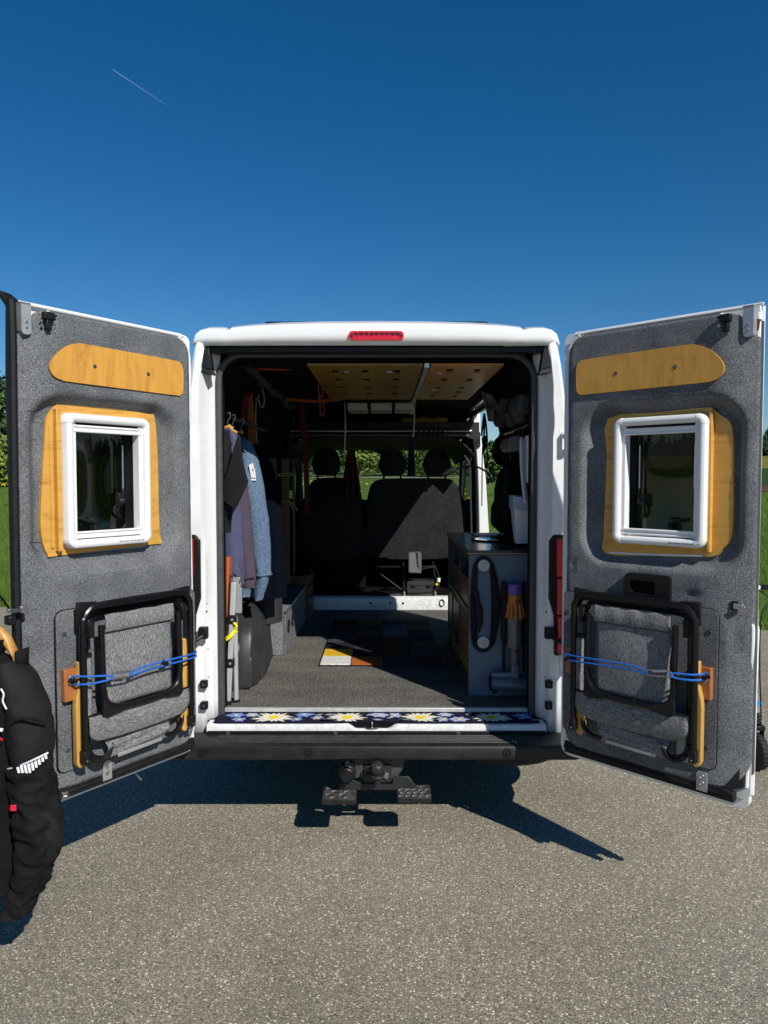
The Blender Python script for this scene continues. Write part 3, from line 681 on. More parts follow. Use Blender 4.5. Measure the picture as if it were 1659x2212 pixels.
# sun glints through between tow bar parts: nothing else hangs below
# ------------------------------------------------------------------ rear doors; local frame: x = along the door from hinge to free edge, z up, n = towards the carpeted inner side
KD = .965
def rear_door(side, hinge, tip):
    d = Vector((tip[0] - hinge[0], tip[1] - hinge[1], 0)).normalized()
    dr = empty('rear_door', (hinge[0], hinge[1], 0), math.atan2(d.y, d.x), van)
    s = -1 if side > 0 else 1                       # inner side is local -Y on the right door, +Y on the left
    T = lambda v: Vector((KD * v.x, s * KD * v.y, 1.7 + KD * (v.z - 1.7)))       # v.y holds n
    def P(name, mat, mb, **k):
        mb.T = T; return mb.build(name, mat, dr, **k)
    UT = .798
    win = rrect(.262, .590, 1.462, 1.925, .03)
    # outer skin and pressed inner frame, both cut out for the window
    P('outer_skin', white_paint, MB().plate(rrect(-.066, UT - .014, .403, 2.366, (.05, .03, .012, .03)), -.105, -.075, 'y', [win]), bevel=.006)
    P('inner_frame', white_paint, MB().plate([(.66, .446), (.66, 1.312), (.20, 1.312), (.066, 1.44), (.066, 1.91), (.20, 2.044), (.66, 2.044), (.66, 2.352), (.085, 2.352), (.04, 2.338), (.005, 2.30), (-.018, 2.24), (-.018, .54), (.005, .48), (.06, .446)], -.075, -.022, 'y'), bevel=.010, seg=3)
    P('edge_fold', white_paint, MB().plate(rrect(.745, UT - .002, .450, 2.356, (.01, .03, .03, .01)), -.0752, -.056, 'y'), bevel=.008)
    # rim pressing just outside the carpet: two ridges along top and hinge side
    P('top_ridge', white_paint, MB().tube([(.02, -.016, 2.346), (.10, -.018, 2.3485), (UT - .03, -.018, 2.3485)], .007, 8))
    P('top_ridge', white_paint, MB().tube([(.0, -.060, 2.362), (UT + .005, -.060, 2.362)], .006, 8))
    P('edge_ridge', white_paint, MB().tube(crom([(.05, -.014, 2.338), (.005, -.016, 2.30), (-.012, -.018, 2.22), (-.008, -.018, 1.98), (.006, -.018, 1.88), (.004, -.018, 1.70), (-.006, -.018, 1.40), (-.010, -.018, .90), (-.010, -.018, .56), (.02, -.02, .49)], 5), .0085, 8))
    # bottom: black rubber sweep, white lip
    P('bottom_seal', rubber, MB().plate([(.0, .446), (.755, .446), (.755, .484), (.70, .494), (.05, .490), (.0, .500)], -.03, .004, 'y'), bevel=.005)
    P('bottom_seal_bead', rubber, MB().tube([(.0, .000, .474), (.4, .002, .468), (.70, .0, .470), (.748, -.012, .474)], .008, 8))
    # free edge
    if side < 0:
        P('edge_seal', rubber, MB().tube(crom([(UT - .008, -.040, .47), (UT + .006, -.044, .80), (UT + .012, -.046, 1.2), (UT + .010, -.046, 1.8), (UT + .006, -.046, 2.20), (UT + .006, -.05, 2.36)], 5), .017, 8, flat=1.2))
        P('edge_flange', blackp, MB().plate([(UT - .02, .45), (UT + .016, .46), (UT + .020, 2.1), (UT + .014, 2.34), (UT + .055, 2.392), (UT + .0, 2.384), (UT - .040, 2.358)], -.0754, -.052, 'y'), bevel=.006)
        for z in (1.955, 1.46):
            P('carpet_seam', rubber, MB().tube([(.725, -.0150, z), (.76, -.029, z + .001), (.795, -.048, z + .002)], .0016, 5), smooth=0)
    else:
        P('edge_ridge', white_paint, MB().tube(crom([(UT - .018, -.056, .50), (UT - .008, -.054, .9), (UT - .004, -.050, 1.12), (UT - .011, -.054, 1.2), (UT - .006, -.054, 1.7), (UT - .010, -.056, 2.33)], 5), .008, 8))
        P('edge_ridge', white_paint, MB().tube(crom([(UT - .010, -.100, .46), (UT - .006, -.098, .95), (UT - .002, -.094, 1.12), (UT - .010, -.098, 1.22), (UT - .008, -.098, 2.36)], 5), .007, 8))
        P('edge_groove', grey_rubber, MB().box(UT - .006, UT - .0005, -.090, -.060, .55, 2.30), smooth=0)
        P('corner_web', blackp, MB().add([(UT - .085, .0, .482), (UT - .022, -.036, .50), (UT - .022, -.036, .60), (UT - .07, -.02, .50), (UT - .085, -.03, .482), (UT - .022, -.06, .50), (UT - .022, -.06, .60)],
                                         [(0, 1, 2), (0, 4, 5, 1), (1, 5, 6, 2), (4, 6, 5), (0, 2, 6, 4)]), smooth=0)
        P('rust_patch', pm('rust', (.16, .06, .02), .9, var=.5, scale=90, bump=.6, bscale=200), MB().plate([(UT - .020, 2.268), (UT - .006, 2.262), (UT - .002, 2.292), (UT + .004, 2.30), (UT - .012, 2.306), (UT - .022, 2.298)], -.048, -.044, 'y'))
    # carpet lining: one moulded sheet, dished round the window, rolling back at the free edge
    u0, u1, z0, z1 = .004, .800, .486, 2.334
    def span(z):
        a, b = u0, u1
        if z > z1 - .085: q = (z - (z1 - .085)) / .085; a = u0 + .085 * (1 - math.sqrt(max(0, 1 - q * q)))
        if z < z0 + .07: q = (z0 + .07 - z) / .07; a = u0 + .07 * (1 - math.sqrt(max(0, 1 - q * q))); 
        if z < z0 + .14: q = (z0 + .14 - z) / .14; b = u1 - .14 * (1 - math.sqrt(max(0, 1 - q * q)))
        if z > 2.235:
            q = min(1, (z - 2.235) / .012); b = u1 - .058 * (q * q * (3 - 2 * q))
            if z > z1 - .035: q = (z - (z1 - .035)) / .035; b -= .035 * (1 - math.sqrt(max(0, 1 - q * q)))
        return a, b
    rc = (.072, .765, 1.322, 2.034); rr_ = .14
    def dish(u, z):
        dx = max(rc[0] + rr_ - u, 0, u - (rc[1] - rr_)); dz = max(rc[2] + rr_ - z, 0, z - (rc[3] - rr_))
        dd = rr_ - math.hypot(dx, dz) if (dx > 0 or dz > 0) else rr_
        t = max(0, min(1, (dd + .004) / .052)); t = t * t * (3 - 2 * t)
        n = -.051 * t
        if u > .63: n -= .052 * ((u - .63) / .17) ** 2
        if u < .03: n -= .006 * ((.03 - u) / .03) ** 2
        n += .0022 * noise.noise(Vector((u * 9, z * 7, side * 3))) + .0012 * noise.noise(Vector((u * 30, z * 24, side)))
        for (cu, cz, ru, rz, h) in DENTS[side]:
            q = ((u - cu) / ru) ** 2 + ((z - cz) / rz) ** 2
            if q < 4: n += h * math.exp(-q * 1.6)
        return n
    m = MB(); NU, NV = 66, 150
    def cp(a, b):
        z = z0 + (z1 - z0) * b
        p, q = span(z); u = p + (q - p) * a
        return (u, dish(u, z), z)
    wbox = (.20, .645, 1.40, 1.975)
    def keep(a, b):
        u, n, z = cp(a, b); return not (wbox[0] < u < wbox[1] and wbox[2] < z < wbox[3])
    m.grid(cp, NU, NV, keep)
    P('carpet_lining', door_felt, m, smooth=60, solid=.006)
    # golden plywood infill above the window, two screw holes
    m = MB(); m.plate(crom([(.048, 2.095), (.062, 2.078), (.09, 2.073), (.35, 2.075), (.648, 2.079), (.675, 2.087), (.691, 2.112), (.688, 2.140), (.650, 2.186), (.612, 2.215), (.575, 2.229), (.535, 2.232), (.30, 2.230), (.09, 2.226), (.062, 2.220), (.047, 2.196), (.045, 2.15)], 4, True), 0, 0, 'y') if 0 else m.plate([(p.x, p.y) for p in crom([Vector((a, b, 0)) for a, b in ((.048, 2.095), (.062, 2.078), (.09, 2.073), (.35, 2.075), (.60, 2.077), (.640, 2.080), (.670, 2.090), (.687, 2.110), (.688, 2.135), (.672, 2.164), (.645, 2.192), (.612, 2.216), (.575, 2.229), (.535, 2.232), (.30, 2.230), (.09, 2.226), (.062, 2.220), (.047, 2.196), (.045, 2.15))], 4, True)], .001, .010, 'y')
    P('plywood_panel', ply, m, bevel=.003)
    for u in (.238, .497):
        P('screw', rubber, MB().lathe([(.0075, .0), (.0075, .0016), (.003, .0016)], (u, .010, 2.150), (0, 1, 0), 12))
        P('screw', steel, MB().lathe([(.0035, .0), (.0035, .001)], (u + .002, .0115, 2.1495), (0, 1, 0), 8))
    # plywood backing round the window, sunk into the dish; edge cut by hand
    if side < 0:
        out = ((.205, 1.985), (.165, 1.968), (.152, 1.80), (.150, 1.60), (.146, 1.46), (.138, 1.412), (.20, 1.412), (.63, 1.400), (.682, 1.408), (.708, 1.50), (.702, 1.65), (.685, 1.85), (.672, 1.945), (.625, 1.995), (.575, 2.002), (.40, 1.998))
    else:
        out = ((.176, 1.965), (.172, 1.80), (.166, 1.60), (.162, 1.45), (.174, 1.370), (.40, 1.380), (.633, 1.392), (.68, 1.43), (.712, 1.49), (.712, 1.70), (.703, 1.90), (.66, 1.95), (.625, 1.98), (.59, 1.985), (.40, 1.978))
    P('backing_ply', ply_back, MB().plate([(p.x, p.y) for p in crom([Vector((a, b, 0)) for a, b in out], 3, True)], -.060, -.042, 'y', [win]), bevel=.002)
    if side < 0:
        P('ply_upstand', ply_back, MB().box(.630, .650, -.042, -.018, 1.418, 1.972), bevel=.002)
        P('ply_strip', ply_back, MB().box(.655, .668, -.042, -.036, 1.43, 1.92), bevel=.002)
    else:
        P('ply_upstand', ply_back, MB().box(.624, .636, -.042, -.018, 1.410, 1.972), bevel=.002)
        for z in (1.79, 1.575):
            P('ply_joint', rubber, MB().box(.166, .226, -.0422, -.0412, z - .001, z + .001), smooth=0)
        P('paint_edge', white_paint, MB().tube([(.19, -.042, 1.3775), (.30, -.042, 1.3790), (.45, -.042, 1.385), (.60, -.042, 1.393)], .005, 6))
    # window: rounded white frame of four rails and four corner caps
    fo = (.226, .626, 1.424, 1.960); w = .036; zt = .012
    def rail(a, b, horiz):
        m = MB(); rows = []
        for t in (0, 1):
            c = Vector(a).lerp(Vector(b), t); r = []
            for k in range(9):
                an = PI * k / 8; off = -math.cos(an) * w / 2; hh = -.043 + (zt + .043) * (math.sin(an) ** .28)
                r.append(c + (Vector((0, hh, off)) if horiz else Vector((off, hh, 0))))
            rows.append(r)
        m.loft(rows); return m
    c0, c1, z0_, z1_ = fo[0] + w / 2, fo[1] - w / 2, fo[2] + w / 2, fo[3] - w / 2; R_ = .0405
    P('frame_rail', white_plastic, rail((fo[0] + R_, 0, z1_), (fo[1] - R_, 0, z1_), True)); P('frame_rail', white_plastic, rail((fo[0] + R_, 0, z0_), (fo[1] - R_, 0, z0_), True))
    P('frame_rail', white_plastic, rail((c0, 0, fo[2] + R_), (c0, 0, fo[3] - R_), False)); P('frame_rail', white_plastic, rail((c1, 0, fo[2] + R_), (c1, 0, fo[3] - R_), False))
    for cu, cz, a0 in ((fo[0] + R_, fo[2] + R_, PI), (fo[1] - R_, fo[2] + R_, 1.5 * PI), (fo[1] - R_, fo[3] - R_, 0), (fo[0] + R_, fo[3] - R_, .5 * PI)):
        m = MB(); rows = []
        for i in range(8):
            an0 = a0 + .5 * PI * i / 7; r = []
            for k in range(9):
                an = PI * k / 8; rad = R_ - w / 2 - math.cos(an) * (w / 2 + .0012); hh = -.043 + (zt + .0445) * (math.sin(an) ** .28)
                r.append(Vector((cu + rad * math.cos(an0), hh, cz + rad * math.sin(an0))))
            rows.append(r)
        m.loft(rows); P('frame_corner', white_plastic, m)
    # inner channels, blind cassette rails, the acrylic panes with stays and catch
    i0, i1, j0, j1 = fo[0] + w, fo[1] - w, fo[2] + w, fo[3] - w
    P('side_channel', white_plastic, MB().box(i0 - .004, i0 + .016, -.050, -.008, j0, j1), bevel=.002); P('side_channel', white_plastic, MB().box(i1 - .016, i1 + .004, -.050, -.008, j0, j1), bevel=.002)
    P('blind_rail', white_plastic, MB().plate([(-.030, j1 - .038), (-.006, j1 - .038), (-.004, j1 - .032), (-.011, j1 - .028), (-.011, j1 - .020), (-.004, j1 - .016), (-.006, j1 - .010), (-.030, j1 - .010)], i0 + .002, i1 - .002, 'x'), bevel=.001)
    P('blind_rail', white_plastic, MB().plate([(-.030, j0 + .004), (-.006, j0 + .004), (-.004, j0 + .010), (-.011, j0 + .014), (-.011, j0 + .022), (-.004, j0 + .026), (-.006, j0 + .031), (-.030, j0 + .031)], i0 + .002, i1 - .002, 'x'), bevel=.001)
    P('blind_slot', rubber, MB().box(i0, i1, -.045, -.020, j1 - .012, j1 + .002), smooth=0)
    P('reveal', blackp, MB().plate(rrect(i0 - .004, i1 + .004, j0 - .004, j1 + .004, .02), -.105, -.055, 'y', [rrect(i0 + .016, i1 - .016, j0 + .016, j1 - .016, .02)]), smooth=40)
    P('window_pane', pan_glass, MB().grid(lambda a, b: (i0 - .02 + (i1 - i0 + .04) * a, -.112 - .012 * math.sin(PI * a) * math.sin(PI * b), j0 - .02 + (j1 - j0 + .04) * b), 12, 14), smooth=60)
    P('pane_rim', blackp, MB().plate(rrect(i0 - .035, i1 + .035, j0 - .035, j1 + .035, .04), -.124, -.106, 'y', [rrect(i0 + .012, i1 - .012, j0 + .012, j1 - .012, .05)]), bevel=.003)
    for u in (i0 + .042, i1 - .045):
        P('stay_tube', steel, MB().tube([(u, -.085, 1.655), (u, -.085, 1.850)], .0048, 8))
        P('stay_end', blackp, MB().tube([(u, -.085, 1.845), (u, -.085, 1.866), (u + .016, -.088, 1.868)], .006, 8))
        P('stay_bracket', blackp, MB().tube([(u, -.085, 1.66), (u, -.085, 1.612)], .008, 8).sph((u + .008, -.085, 1.605), .020, 10, 7).box(u + .01, u + .028, -.10, -.075, 1.585, 1.640), bevel=.002)
        P('stay_arm', blackp, MB().tube(crom([(u + .012, -.088, 1.595), (u + .022, -.095, 1.560), (u + .006, -.10, 1.535)], 4), .007, 6))
    uc = (i0 + i1) / 2 + .02
    P('window_catch', blackp, MB().lathe([(.020, 0), (.020, .012), (.012, .016)], (uc, -.105, 1.522), (0, 1, 0), 14).bar((uc, -.085, 1.522), (uc + .05, -.085, 1.534), .012, .014).box(uc - .010, uc + .012, -.105, -.07, 1.478, 1.51), bevel=.002)
    tm = text_mesh('frame_print', 'Clean window only with soap water', .0085, rubber, dr,
                   Matrix.Translation(T(Vector((.335 if side < 0 else .545, zt + .0004, fo[2] + w * .50)))) @ (Matrix.Rotation(PI / 2, 4, 'X') if s < 0 else Matrix.Rotation(PI, 4, 'Z') @ Matrix.Rotation(PI / 2, 4, 'X')), .0003)
    # lower felt-covered board carrying the chair
    bo = rrect(-.002, .688, .556, 1.190, (.02, .03, .03, .02))
    P('felt_board', door_felt, MB().plate(bo, .006, .013, 'y'), bevel=.004)
    P('board_joint', rubber, MB().tube([Vector((a, .007, b)) for a, b in bo], .0040, 6, closed=True))
    for u, z in ((.655, 1.10), (.652, .87), (.648, .64), (.58, 1.168), (.02, 1.10), (.014, .90), (.012, .66), (.30, 1.175), (.36, .572)):
        P('board_screw', grey_rubber, MB().lathe([(.0095, 0), (.0095, .002), (.005, .0035), (.004, .0015), (0, .0015)], (u, .013, z), (0, 1, 0), 14))
    # cherry wood blocks with shackles for the cord
    P('cord_block', cherry, MB().box(.606, .674, .013, .040, .838, .964), bevel=.003)
    P('cord_block', cherry, MB().box(.026, .074, .013, .040, .828, .946), bevel=.003)
    for u, z in ((.648, .921), (.042, .904)):
        P('cord_shackle', steel, MB().tube([Vector((u + .012 * math.cos(k), .046 + .004 * math.sin(k * .5), z + .015 * math.sin(k))) for k in [2 * PI * i / 12 for i in range(12)]], .004, 6, closed=True))
    # steel strike plate and latch at the top, keep plate at the bottom
    P('top_bracket', alu_dull, MB().plate(rrect(.748, .786, 2.236, 2.352, (.015, .015, .004, .004)), -.052, -.010, 'y').box(.748, .786, -.07, -.010, 2.345, 2.354), bevel=.003)
    for z in (2.262, 2.282):
        P('bracket_rivet', steel, MB().lathe([(.006, 0), (.005, .003), (0, .003)], (.767, -.010, z), (0, 1, 0), 10))
    P('top_latch', blackp, MB().box(.672, .712, -.004, .022, 2.300, 2.328).box(.682, .703, -.004, .018, 2.262, 2.300).tube([(.672, .012, 2.318), (.660, .012, 2.322)], .006, 6), bevel=.004)
    for u, z in ((.664, 2.290), (.716, 2.294), (.714, 2.276)):
        P('latch_rivet', steel, MB().lathe([(.007, 0), (.006, .003), (0, .003)], (u, .001, z), (0, 1, 0), 10))
    uu = .470 if side < 0 else .634
    P('keep_plate', alu_dull, MB().plate(rrect(uu - .021, uu + .021, .464, .540, (.004, .004, .016, .016)), .004, .010, 'y').box(uu - .021, uu + .021, -.02, .010, .460, .466), bevel=.002)
    for z in (.490, .518):
        P('keep_rivet', steel, MB().lathe([(.011, 0), (.010, .003), (.006, .003), (.005, .001), (0, .001)], (uu, .010, z), (0, 1, 0), 14))
    if side < 0:
        P('bottom_latch', steel, MB().box(.648, .674, -.004, .012, .452, .478).tube([(.640, .006, .455), (.661, .016, .462), (.676, .006, .455)], .005, 6), bevel=.003)
        P('edge_catch', steel, MB().bar((.822, .004, 1.218), (.875, .012, 1.222), .016, .014).box(.80, .822, -.004, .010, 1.205, 1.232), bevel=.002)
        P('edge_catch_mount', blackp, MB().box(.838, .868, -.03, .006, 1.165, 1.20), bevel=.006)
    else:
        P('edge_catch', steel, MB().box(.735, .772, -.016, -.004, 1.200, 1.224).bar((.745, -.002, 1.206), (.782, -.002, 1.212), .010, .008), bevel=.002)
        P('catch_shadow_gap', rubber, MB().box(.728, .752, -.014, -.006, 1.196, 1.230), smooth=0)
        # moulded grip
        hp = rrect(.293, .496, 1.196, 1.306, (.012, .012, .014, .03))
        P('grip_plate', blackp, MB().plate(hp, .002, .020, 'y', [rrect(.318, .432, 1.222, 1.276, (.03, .008, .008, .008))]), bevel=.005)
        P('grip_cup', dark_int, MB().plate(rrect(.312, .438, 1.216, 1.282, .02), -.004, .006, 'y'))
        P('grip_screw', rubber, MB().lathe([(.008, .0), (.008, .002), (.005, .002), (.005, -.002)], (.474, .020, 1.236), (0, 1, 0), 12))
    return dr, T
DENTS = {1: [(.035, 1.318, .018, .016, -.006), (.06, 1.30, .02, .02, .004), (.58, 1.24, .045, .012, -.007), (.60, 1.275, .06, .03, .003), (.742, 1.08, .025, .07, -.008), (.715, 1.06, .012, .10, .004), (.74, 1.0, .03, .03, .005), (.40, 1.345, .15, .02, .004)],
         -1: [(.775, 1.15, .02, .05, -.005), (.78, 1.6, .03, .3, .003), (.10, 1.30, .05, .04, .004), (.60, 1.30, .12, .03, .003), (.40, 2.03, .2, .015, .003), (.76, .75, .02, .2, -.003)]}
door_L, T_L = rear_door(-1, (-.854, -.319), (-1.312, -.9945))
door_L['label'] = 'open rear door with carpet lining, handle-less, beside the hung jacket'
door_R, T_R = rear_door(1, (.801, -.358), (1.351, -.927))
door_R['label'] = 'open rear door with carpet lining and black moulded grip'

# ------------------------------------------------------------------ folding chairs strapped to the doors
def folding_chair(side, door, T, u0, label):
    c = thing('folding_chair', label, 'chair', door.location, door.rotation_euler.z, 'folding chairs strapped to the rear doors')
    def P(name, mat, mb, **k):
        mb.T = lambda v: T(v + Vector((u0, 0, .018))); return mb.build(name, mat, c, **k)
    n0 = .078; W = .535
    path = [(0.0, n0, .592), (0.0, n0, .80), (0.0, n0, 1.10), (.006, n0, 1.14), (.028, n0, 1.170), (.070, n0, 1.184), (.27, n0, 1.187), (W - .07, n0, 1.184), (W - .028, n0, 1.170), (W - .006, n0, 1.14), (W, n0, 1.10), (W, n0, .80), (W, n0, .592)]
    P('outer_frame', black_metal, MB().tube(crom(path, 4), .0138, 10))
    P('rear_frame', black_metal, MB().tube(crom([(.035, .040, .62), (.035, .040, 1.06), (.045, .040, 1.12), (.08, .040, 1.145), (.27, .040, 1.148), (W - .08, .040, 1.145), (W - .045, .040, 1.12), (W - .035, .040, 1.06), (W - .035, .040, .62)], 4), .0115, 8))
    ip = [(.078, .090, 1.105), (.078, .096, .90), (.079, .098, .845), (.095, .098, .795), (.140, .098, .768), (.20, .098, .760), (W - .20, .098, .760), (W - .135, .098, .768), (W - .09, .098, .795), (W - .074, .098, .845), (W - .073, .096, .90), (W - .073, .090, 1.105)]
    P('seat_frame', black_metal, MB().tube(crom(ip, 4), .0125, 10))
    for x, sg in ((.0, 1), (W, -1)):
        P('corner_gusset', blackp, MB().plate([(x - sg * .012, 1.205), (x + sg * .075, 1.198), (x + sg * .06, 1.165), (x + sg * .03, 1.15), (x + sg * .012, 1.12), (x - sg * .012, 1.11)], .050, .066, 'y'), bevel=.003)
        P('seat_gusset', blackp, MB().plate([(x + sg * .070, .838), (x + sg * .088, .80), (x + sg * .12, .778), (x + sg * .165, .772), (x + sg * .165, .748), (x + sg * .085, .738), (x + sg * .066, .750)], .085, .106, 'y'), bevel=.004)
        P('foot_bracket', blackp, MB().box(x - .014, x + .014, .055, .092, .572, .622), bevel=.003)
        P('foot_bolt', steel, MB().lathe([(.004, 0), (.004, .002)], (x, .092, .585), (0, 1, 0), 8))
        P('pivot', blackp, MB().lathe([(.017, -.014), (.017, .014)], (x + sg * .036, .066, 1.118), (0, 1, 0), 12).box(x + sg * .036 - .012, x + sg * .036 + .012, .05, .085, 1.06, 1.12), bevel=.003)
        # bamboo armrest standing on edge beside the frame
        q = .030 if sg < 0 else .012
        xa = x + (.004 if sg < 0 else .022)
        P('armrest', bamboo, MB().plate([(xa - .020, .575), (xa - .012, .556), (xa, .550), (xa + .012, .556), (xa + .020, .575), (xa + .020, .80), (xa + .016, .835), (xa + .006, .87), (xa + .005, .97), (xa - .012, .97), (xa - .018, .90)], .034, .062, 'y'), bevel=.004)
    P('cross_bar', black_metal, MB().tube([(.035, .050, 1.160), (W - .035, .050, 1.160)], .009, 8)); P('cross_bar', black_metal, MB().tube([(.04, .058, .742), (W - .04, .058, .742)], .010, 8))
    # back panel sewn over the top bar
    def back(a, b):
        x = .104 + (W - .203) * a + .004 * math.sin(b * 9) * (1 if a in (0, 1) else 0); z = .768 + .312 * b
        n = .072 + .012 * math.sin(PI * a) * math.sin(PI * b) + .0016 * noise.noise(Vector((x * 12, z * 9, u0))) + .002 * math.exp(-((b - 1) / .07) ** 2)
        return (x, n, z)
    P('back_panel', chair_fab, MB().grid(back, 18, 16), smooth=60, solid=.004)
    def band(a, b):
        x = .098 + (W - .196) * a; z = 1.068 + .074 * b + .0015 * math.sin(a * 16) * b
        return (x, .079 + .006 * math.sin(PI * b) + .0012 * math.sin(a * 24 + 1) * (.4 + b), z)
    P('back_hem', chair_fab, MB().grid(band, 40, 8), smooth=60, solid=.004)
    P('hem_seam', blackp, MB().tube([(.10, .0825, 1.071), (W - .10, .0825, 1.071)], .0016, 5))
    P('side_pad', chair_fab, MB().tube([(.512 if side < 0 else .020, .060, .755), (.512 if side < 0 else .020, .060, .985)], .021, 10))
    P('side_pad_cap', blackp, MB().tube([(.512 if side < 0 else .020, .060, .985), (.512 if side < 0 else .020, .060, 1.0)], .022, 10))
    # folded seat hanging over the front bar: rounded pouch with piping on top
    def pouch(a, b):
        t = a * 2 - 1; hw = (W * .468) * (1 if b > .45 else math.sqrt(max(0.0, 1 - ((.45 - b) / .45) ** 2)) * .28 + .72)
        x = W / 2 + t * hw; z = .636 + .112 * b + .005 * t * t
        n = .070 + .020 * math.sin(min(1, b * 1.08) * PI * .62 + .35) * (1 - .25 * t ** 4) + .002 * noise.noise(Vector((x * 10, z * 14, 2 + u0)))
        return (x, n, z)
    P('seat_pouch', chair_fab_h, MB().grid(pouch, 28, 14), smooth=60, solid=.008)
    P('seat_piping', blackp, MB().tube([Vector(pouch(i / 20, 1.0)) + Vector((0, .002, .002)) for i in range(21)], .005, 6))
    def flap(a, b):
        x = .105 + (W - .205) * a + (.02 * (1 - b)) * (1 - 2 * a); z = .552 + .090 * b
        return (x, .052 + .014 * math.sin(b * PI) + .004 * math.sin(z * 130 + a * 5) + .003 * noise.noise(Vector((x * 16, z * 30, 7))), z)
    P('lower_flap', chair_fab_h, MB().grid(flap, 24, 14), smooth=60, solid=.005)
    P('flap_strip', alu_dull, MB().bar((.150, .062, .556), (W - .16, .062, .552), .004, .016), bevel=.002)
    P('lower_tube', black_metal, MB().tube(crom([(.03, .052, .63), (.045, .056, .585), (.085, .058, .562), (.12, .056, .566), (.135, .054, .60)], 4), .011, 8)); P('lower_tube', black_metal, MB().tube(crom([(W - .03, .052, .63), (W - .045, .056, .585), (W - .085, .058, .562), (W - .12, .056, .566), (W - .135, .054, .60)], 4), .011, 8))
    P('cup_ring', blackp, MB().tube(crom([(.40 if side < 0 else .40, .060, .61), (.43, .064, .565), (.47, .064, .560), (.50, .062, .59)], 4), .012, 8))
    return c
chair_L = folding_chair(-1, door_L, T_L, .082, 'folding camp chair of grey fabric strapped to the door behind the hung jacket')
chair_R = folding_chair(1, door_R, T_R, .092, 'folding camp chair of grey fabric strapped below the black moulded door grip')

def bungee(side, door, T, label):
    c = thing('bungee_cord', label, 'cord', door.location, door.rotation_euler.z, 'blue cords holding the chairs')
    def P(name, mat, mb, **k):
        mb.T = T; return mb.build(name, mat, c, **k)
    if side < 0:
        a1, a2, cl, cr_, b1, b2 = (.646, .052, .938), (.646, .052, .906), (.520, .122, .916), (.432, .124, .910), (.048, .062, .922), (.048, .062, .904)
    else:
        a1, a2, cl, cr_, b1, b2 = (.660, .052, .944), (.656, .052, .920), (.550, .122, .930), (.448, .122, .922), (.050, .062, .928), (.064, .062, .904)
    nf = .100
    P('cord', blue_cord, MB().tube(crom([a1, ((a1[0] - .03), nf, a1[2] - .001), (cl[0] + .02, .118, cl[2] + .010), (cl[0] - .004, .122, cl[2] + .004), (cl[0] + .02, .118, cl[2] - .008), ((a2[0] - .03), nf, a2[2] + .001), a2], 5), .0042, 7))
    P('cord', blue_cord, MB().tube(crom([b1, (.09, nf, b1[2] + (.0 if side < 0 else -.002)), (cr_[0] - .08, .118, cr_[2] + .016), (cr_[0] - .004, .122, cr_[2] + .008), (cr_[0] + .006, .122, cr_[2] + .001), (cr_[0] - .004, .122, cr_[2] - .005), (cr_[0] - .08, .118, cr_[2] - .002), (.09, nf, b2[2]), b2], 5), .0042, 7))
    ca = P('carabiner', steel, MB().tube(crom([(cl[0] + .004, .121, cl[2] - .006), (cl[0] + .004, .121, cl[2] + .010), (cl[0] - .03, .123, cl[2] + .014), (cr_[0] + .01, .123, cr_[2] + .012), (cr_[0] - .006, .121, cr_[2] + .002), (cr_[0] + .01, .123, cr_[2] - .008), (cl[0] - .03, .123, cl[2] - .010)], 4, True), .0036, 6, closed=True))
    m = MB(); m.tube([(cl[0] - .02, .123, cl[2] + .0135), (cr_[0] + .03, .123, cr_[2] + .0125)], .0062, 8); m.T = T; m.build('carabiner_sleeve', alu, ca)
    for q in ((b1[0] + (.21 if side < 0 else .02), .116 if side < 0 else .09, b1[2] - .004 if side < 0 else b2[2] + .002), (a1[0] + .004, .058, (a1[2] + a2[2]) / 2)):
        P('cord_knot', blackp, MB().tube([(q[0] - .014, q[1], q[2] - .005), (q[0], q[1] + .004, q[2]), (q[0] + .014, q[1], q[2] + .006)], .0085, 7))
        P('cord_end', blue_cord, MB().tube([(q[0], q[1], q[2]), (q[0] + .006, q[1] + .004, q[2] + .020)], .0042, 6))
    return c
bungee(-1, door_L, T_L, 'blue elastic cord with steel carabiner across the chair behind the hung jacket')
bungee(1, door_R, T_R, 'blue elastic cord with steel carabiner across the chair below the door grip')
# ------------------------------------------------------------------ van interior: floor, lining, ceiling
FZ = .5375
B('floor', floor_carpet, van, MX(-.84), MX(.84), .112, 2.95, FZ - .03, FZ, bevel=.003)
# sill well under the flower mat
B('sill_well', dark_int, van, MX(-.80), MX(.80), -.028, .10, .46, .5105, bevel=0)
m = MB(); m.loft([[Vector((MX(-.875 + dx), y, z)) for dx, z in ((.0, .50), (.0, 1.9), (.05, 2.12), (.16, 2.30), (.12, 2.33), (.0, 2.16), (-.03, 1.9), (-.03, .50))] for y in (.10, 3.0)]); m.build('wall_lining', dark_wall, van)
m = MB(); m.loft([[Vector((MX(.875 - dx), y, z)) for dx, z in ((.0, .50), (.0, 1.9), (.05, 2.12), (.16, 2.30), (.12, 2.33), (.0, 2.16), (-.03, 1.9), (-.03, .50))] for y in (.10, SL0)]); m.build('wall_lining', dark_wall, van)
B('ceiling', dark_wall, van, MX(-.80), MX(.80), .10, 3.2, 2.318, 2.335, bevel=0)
pan_o = wood('ceiling_orange_ply', (.44, .18, .014), (.34, .13, .010), (1, .4, 1)); pan_b = wood('ceiling_birch_ply', (.42, .29, .13), (.35, .23, .10), (1, .4, 1)); pan_y = wood('ceiling_dark_ply', (.24, .125, .012), (.18, .09, .009), (1, .4, 1))
def slots(x0, x1, cols, ys):
    return [rrect(cx - .017, cx + .017, y, y + .14, .004, 2) for cx in cols for y in ys]
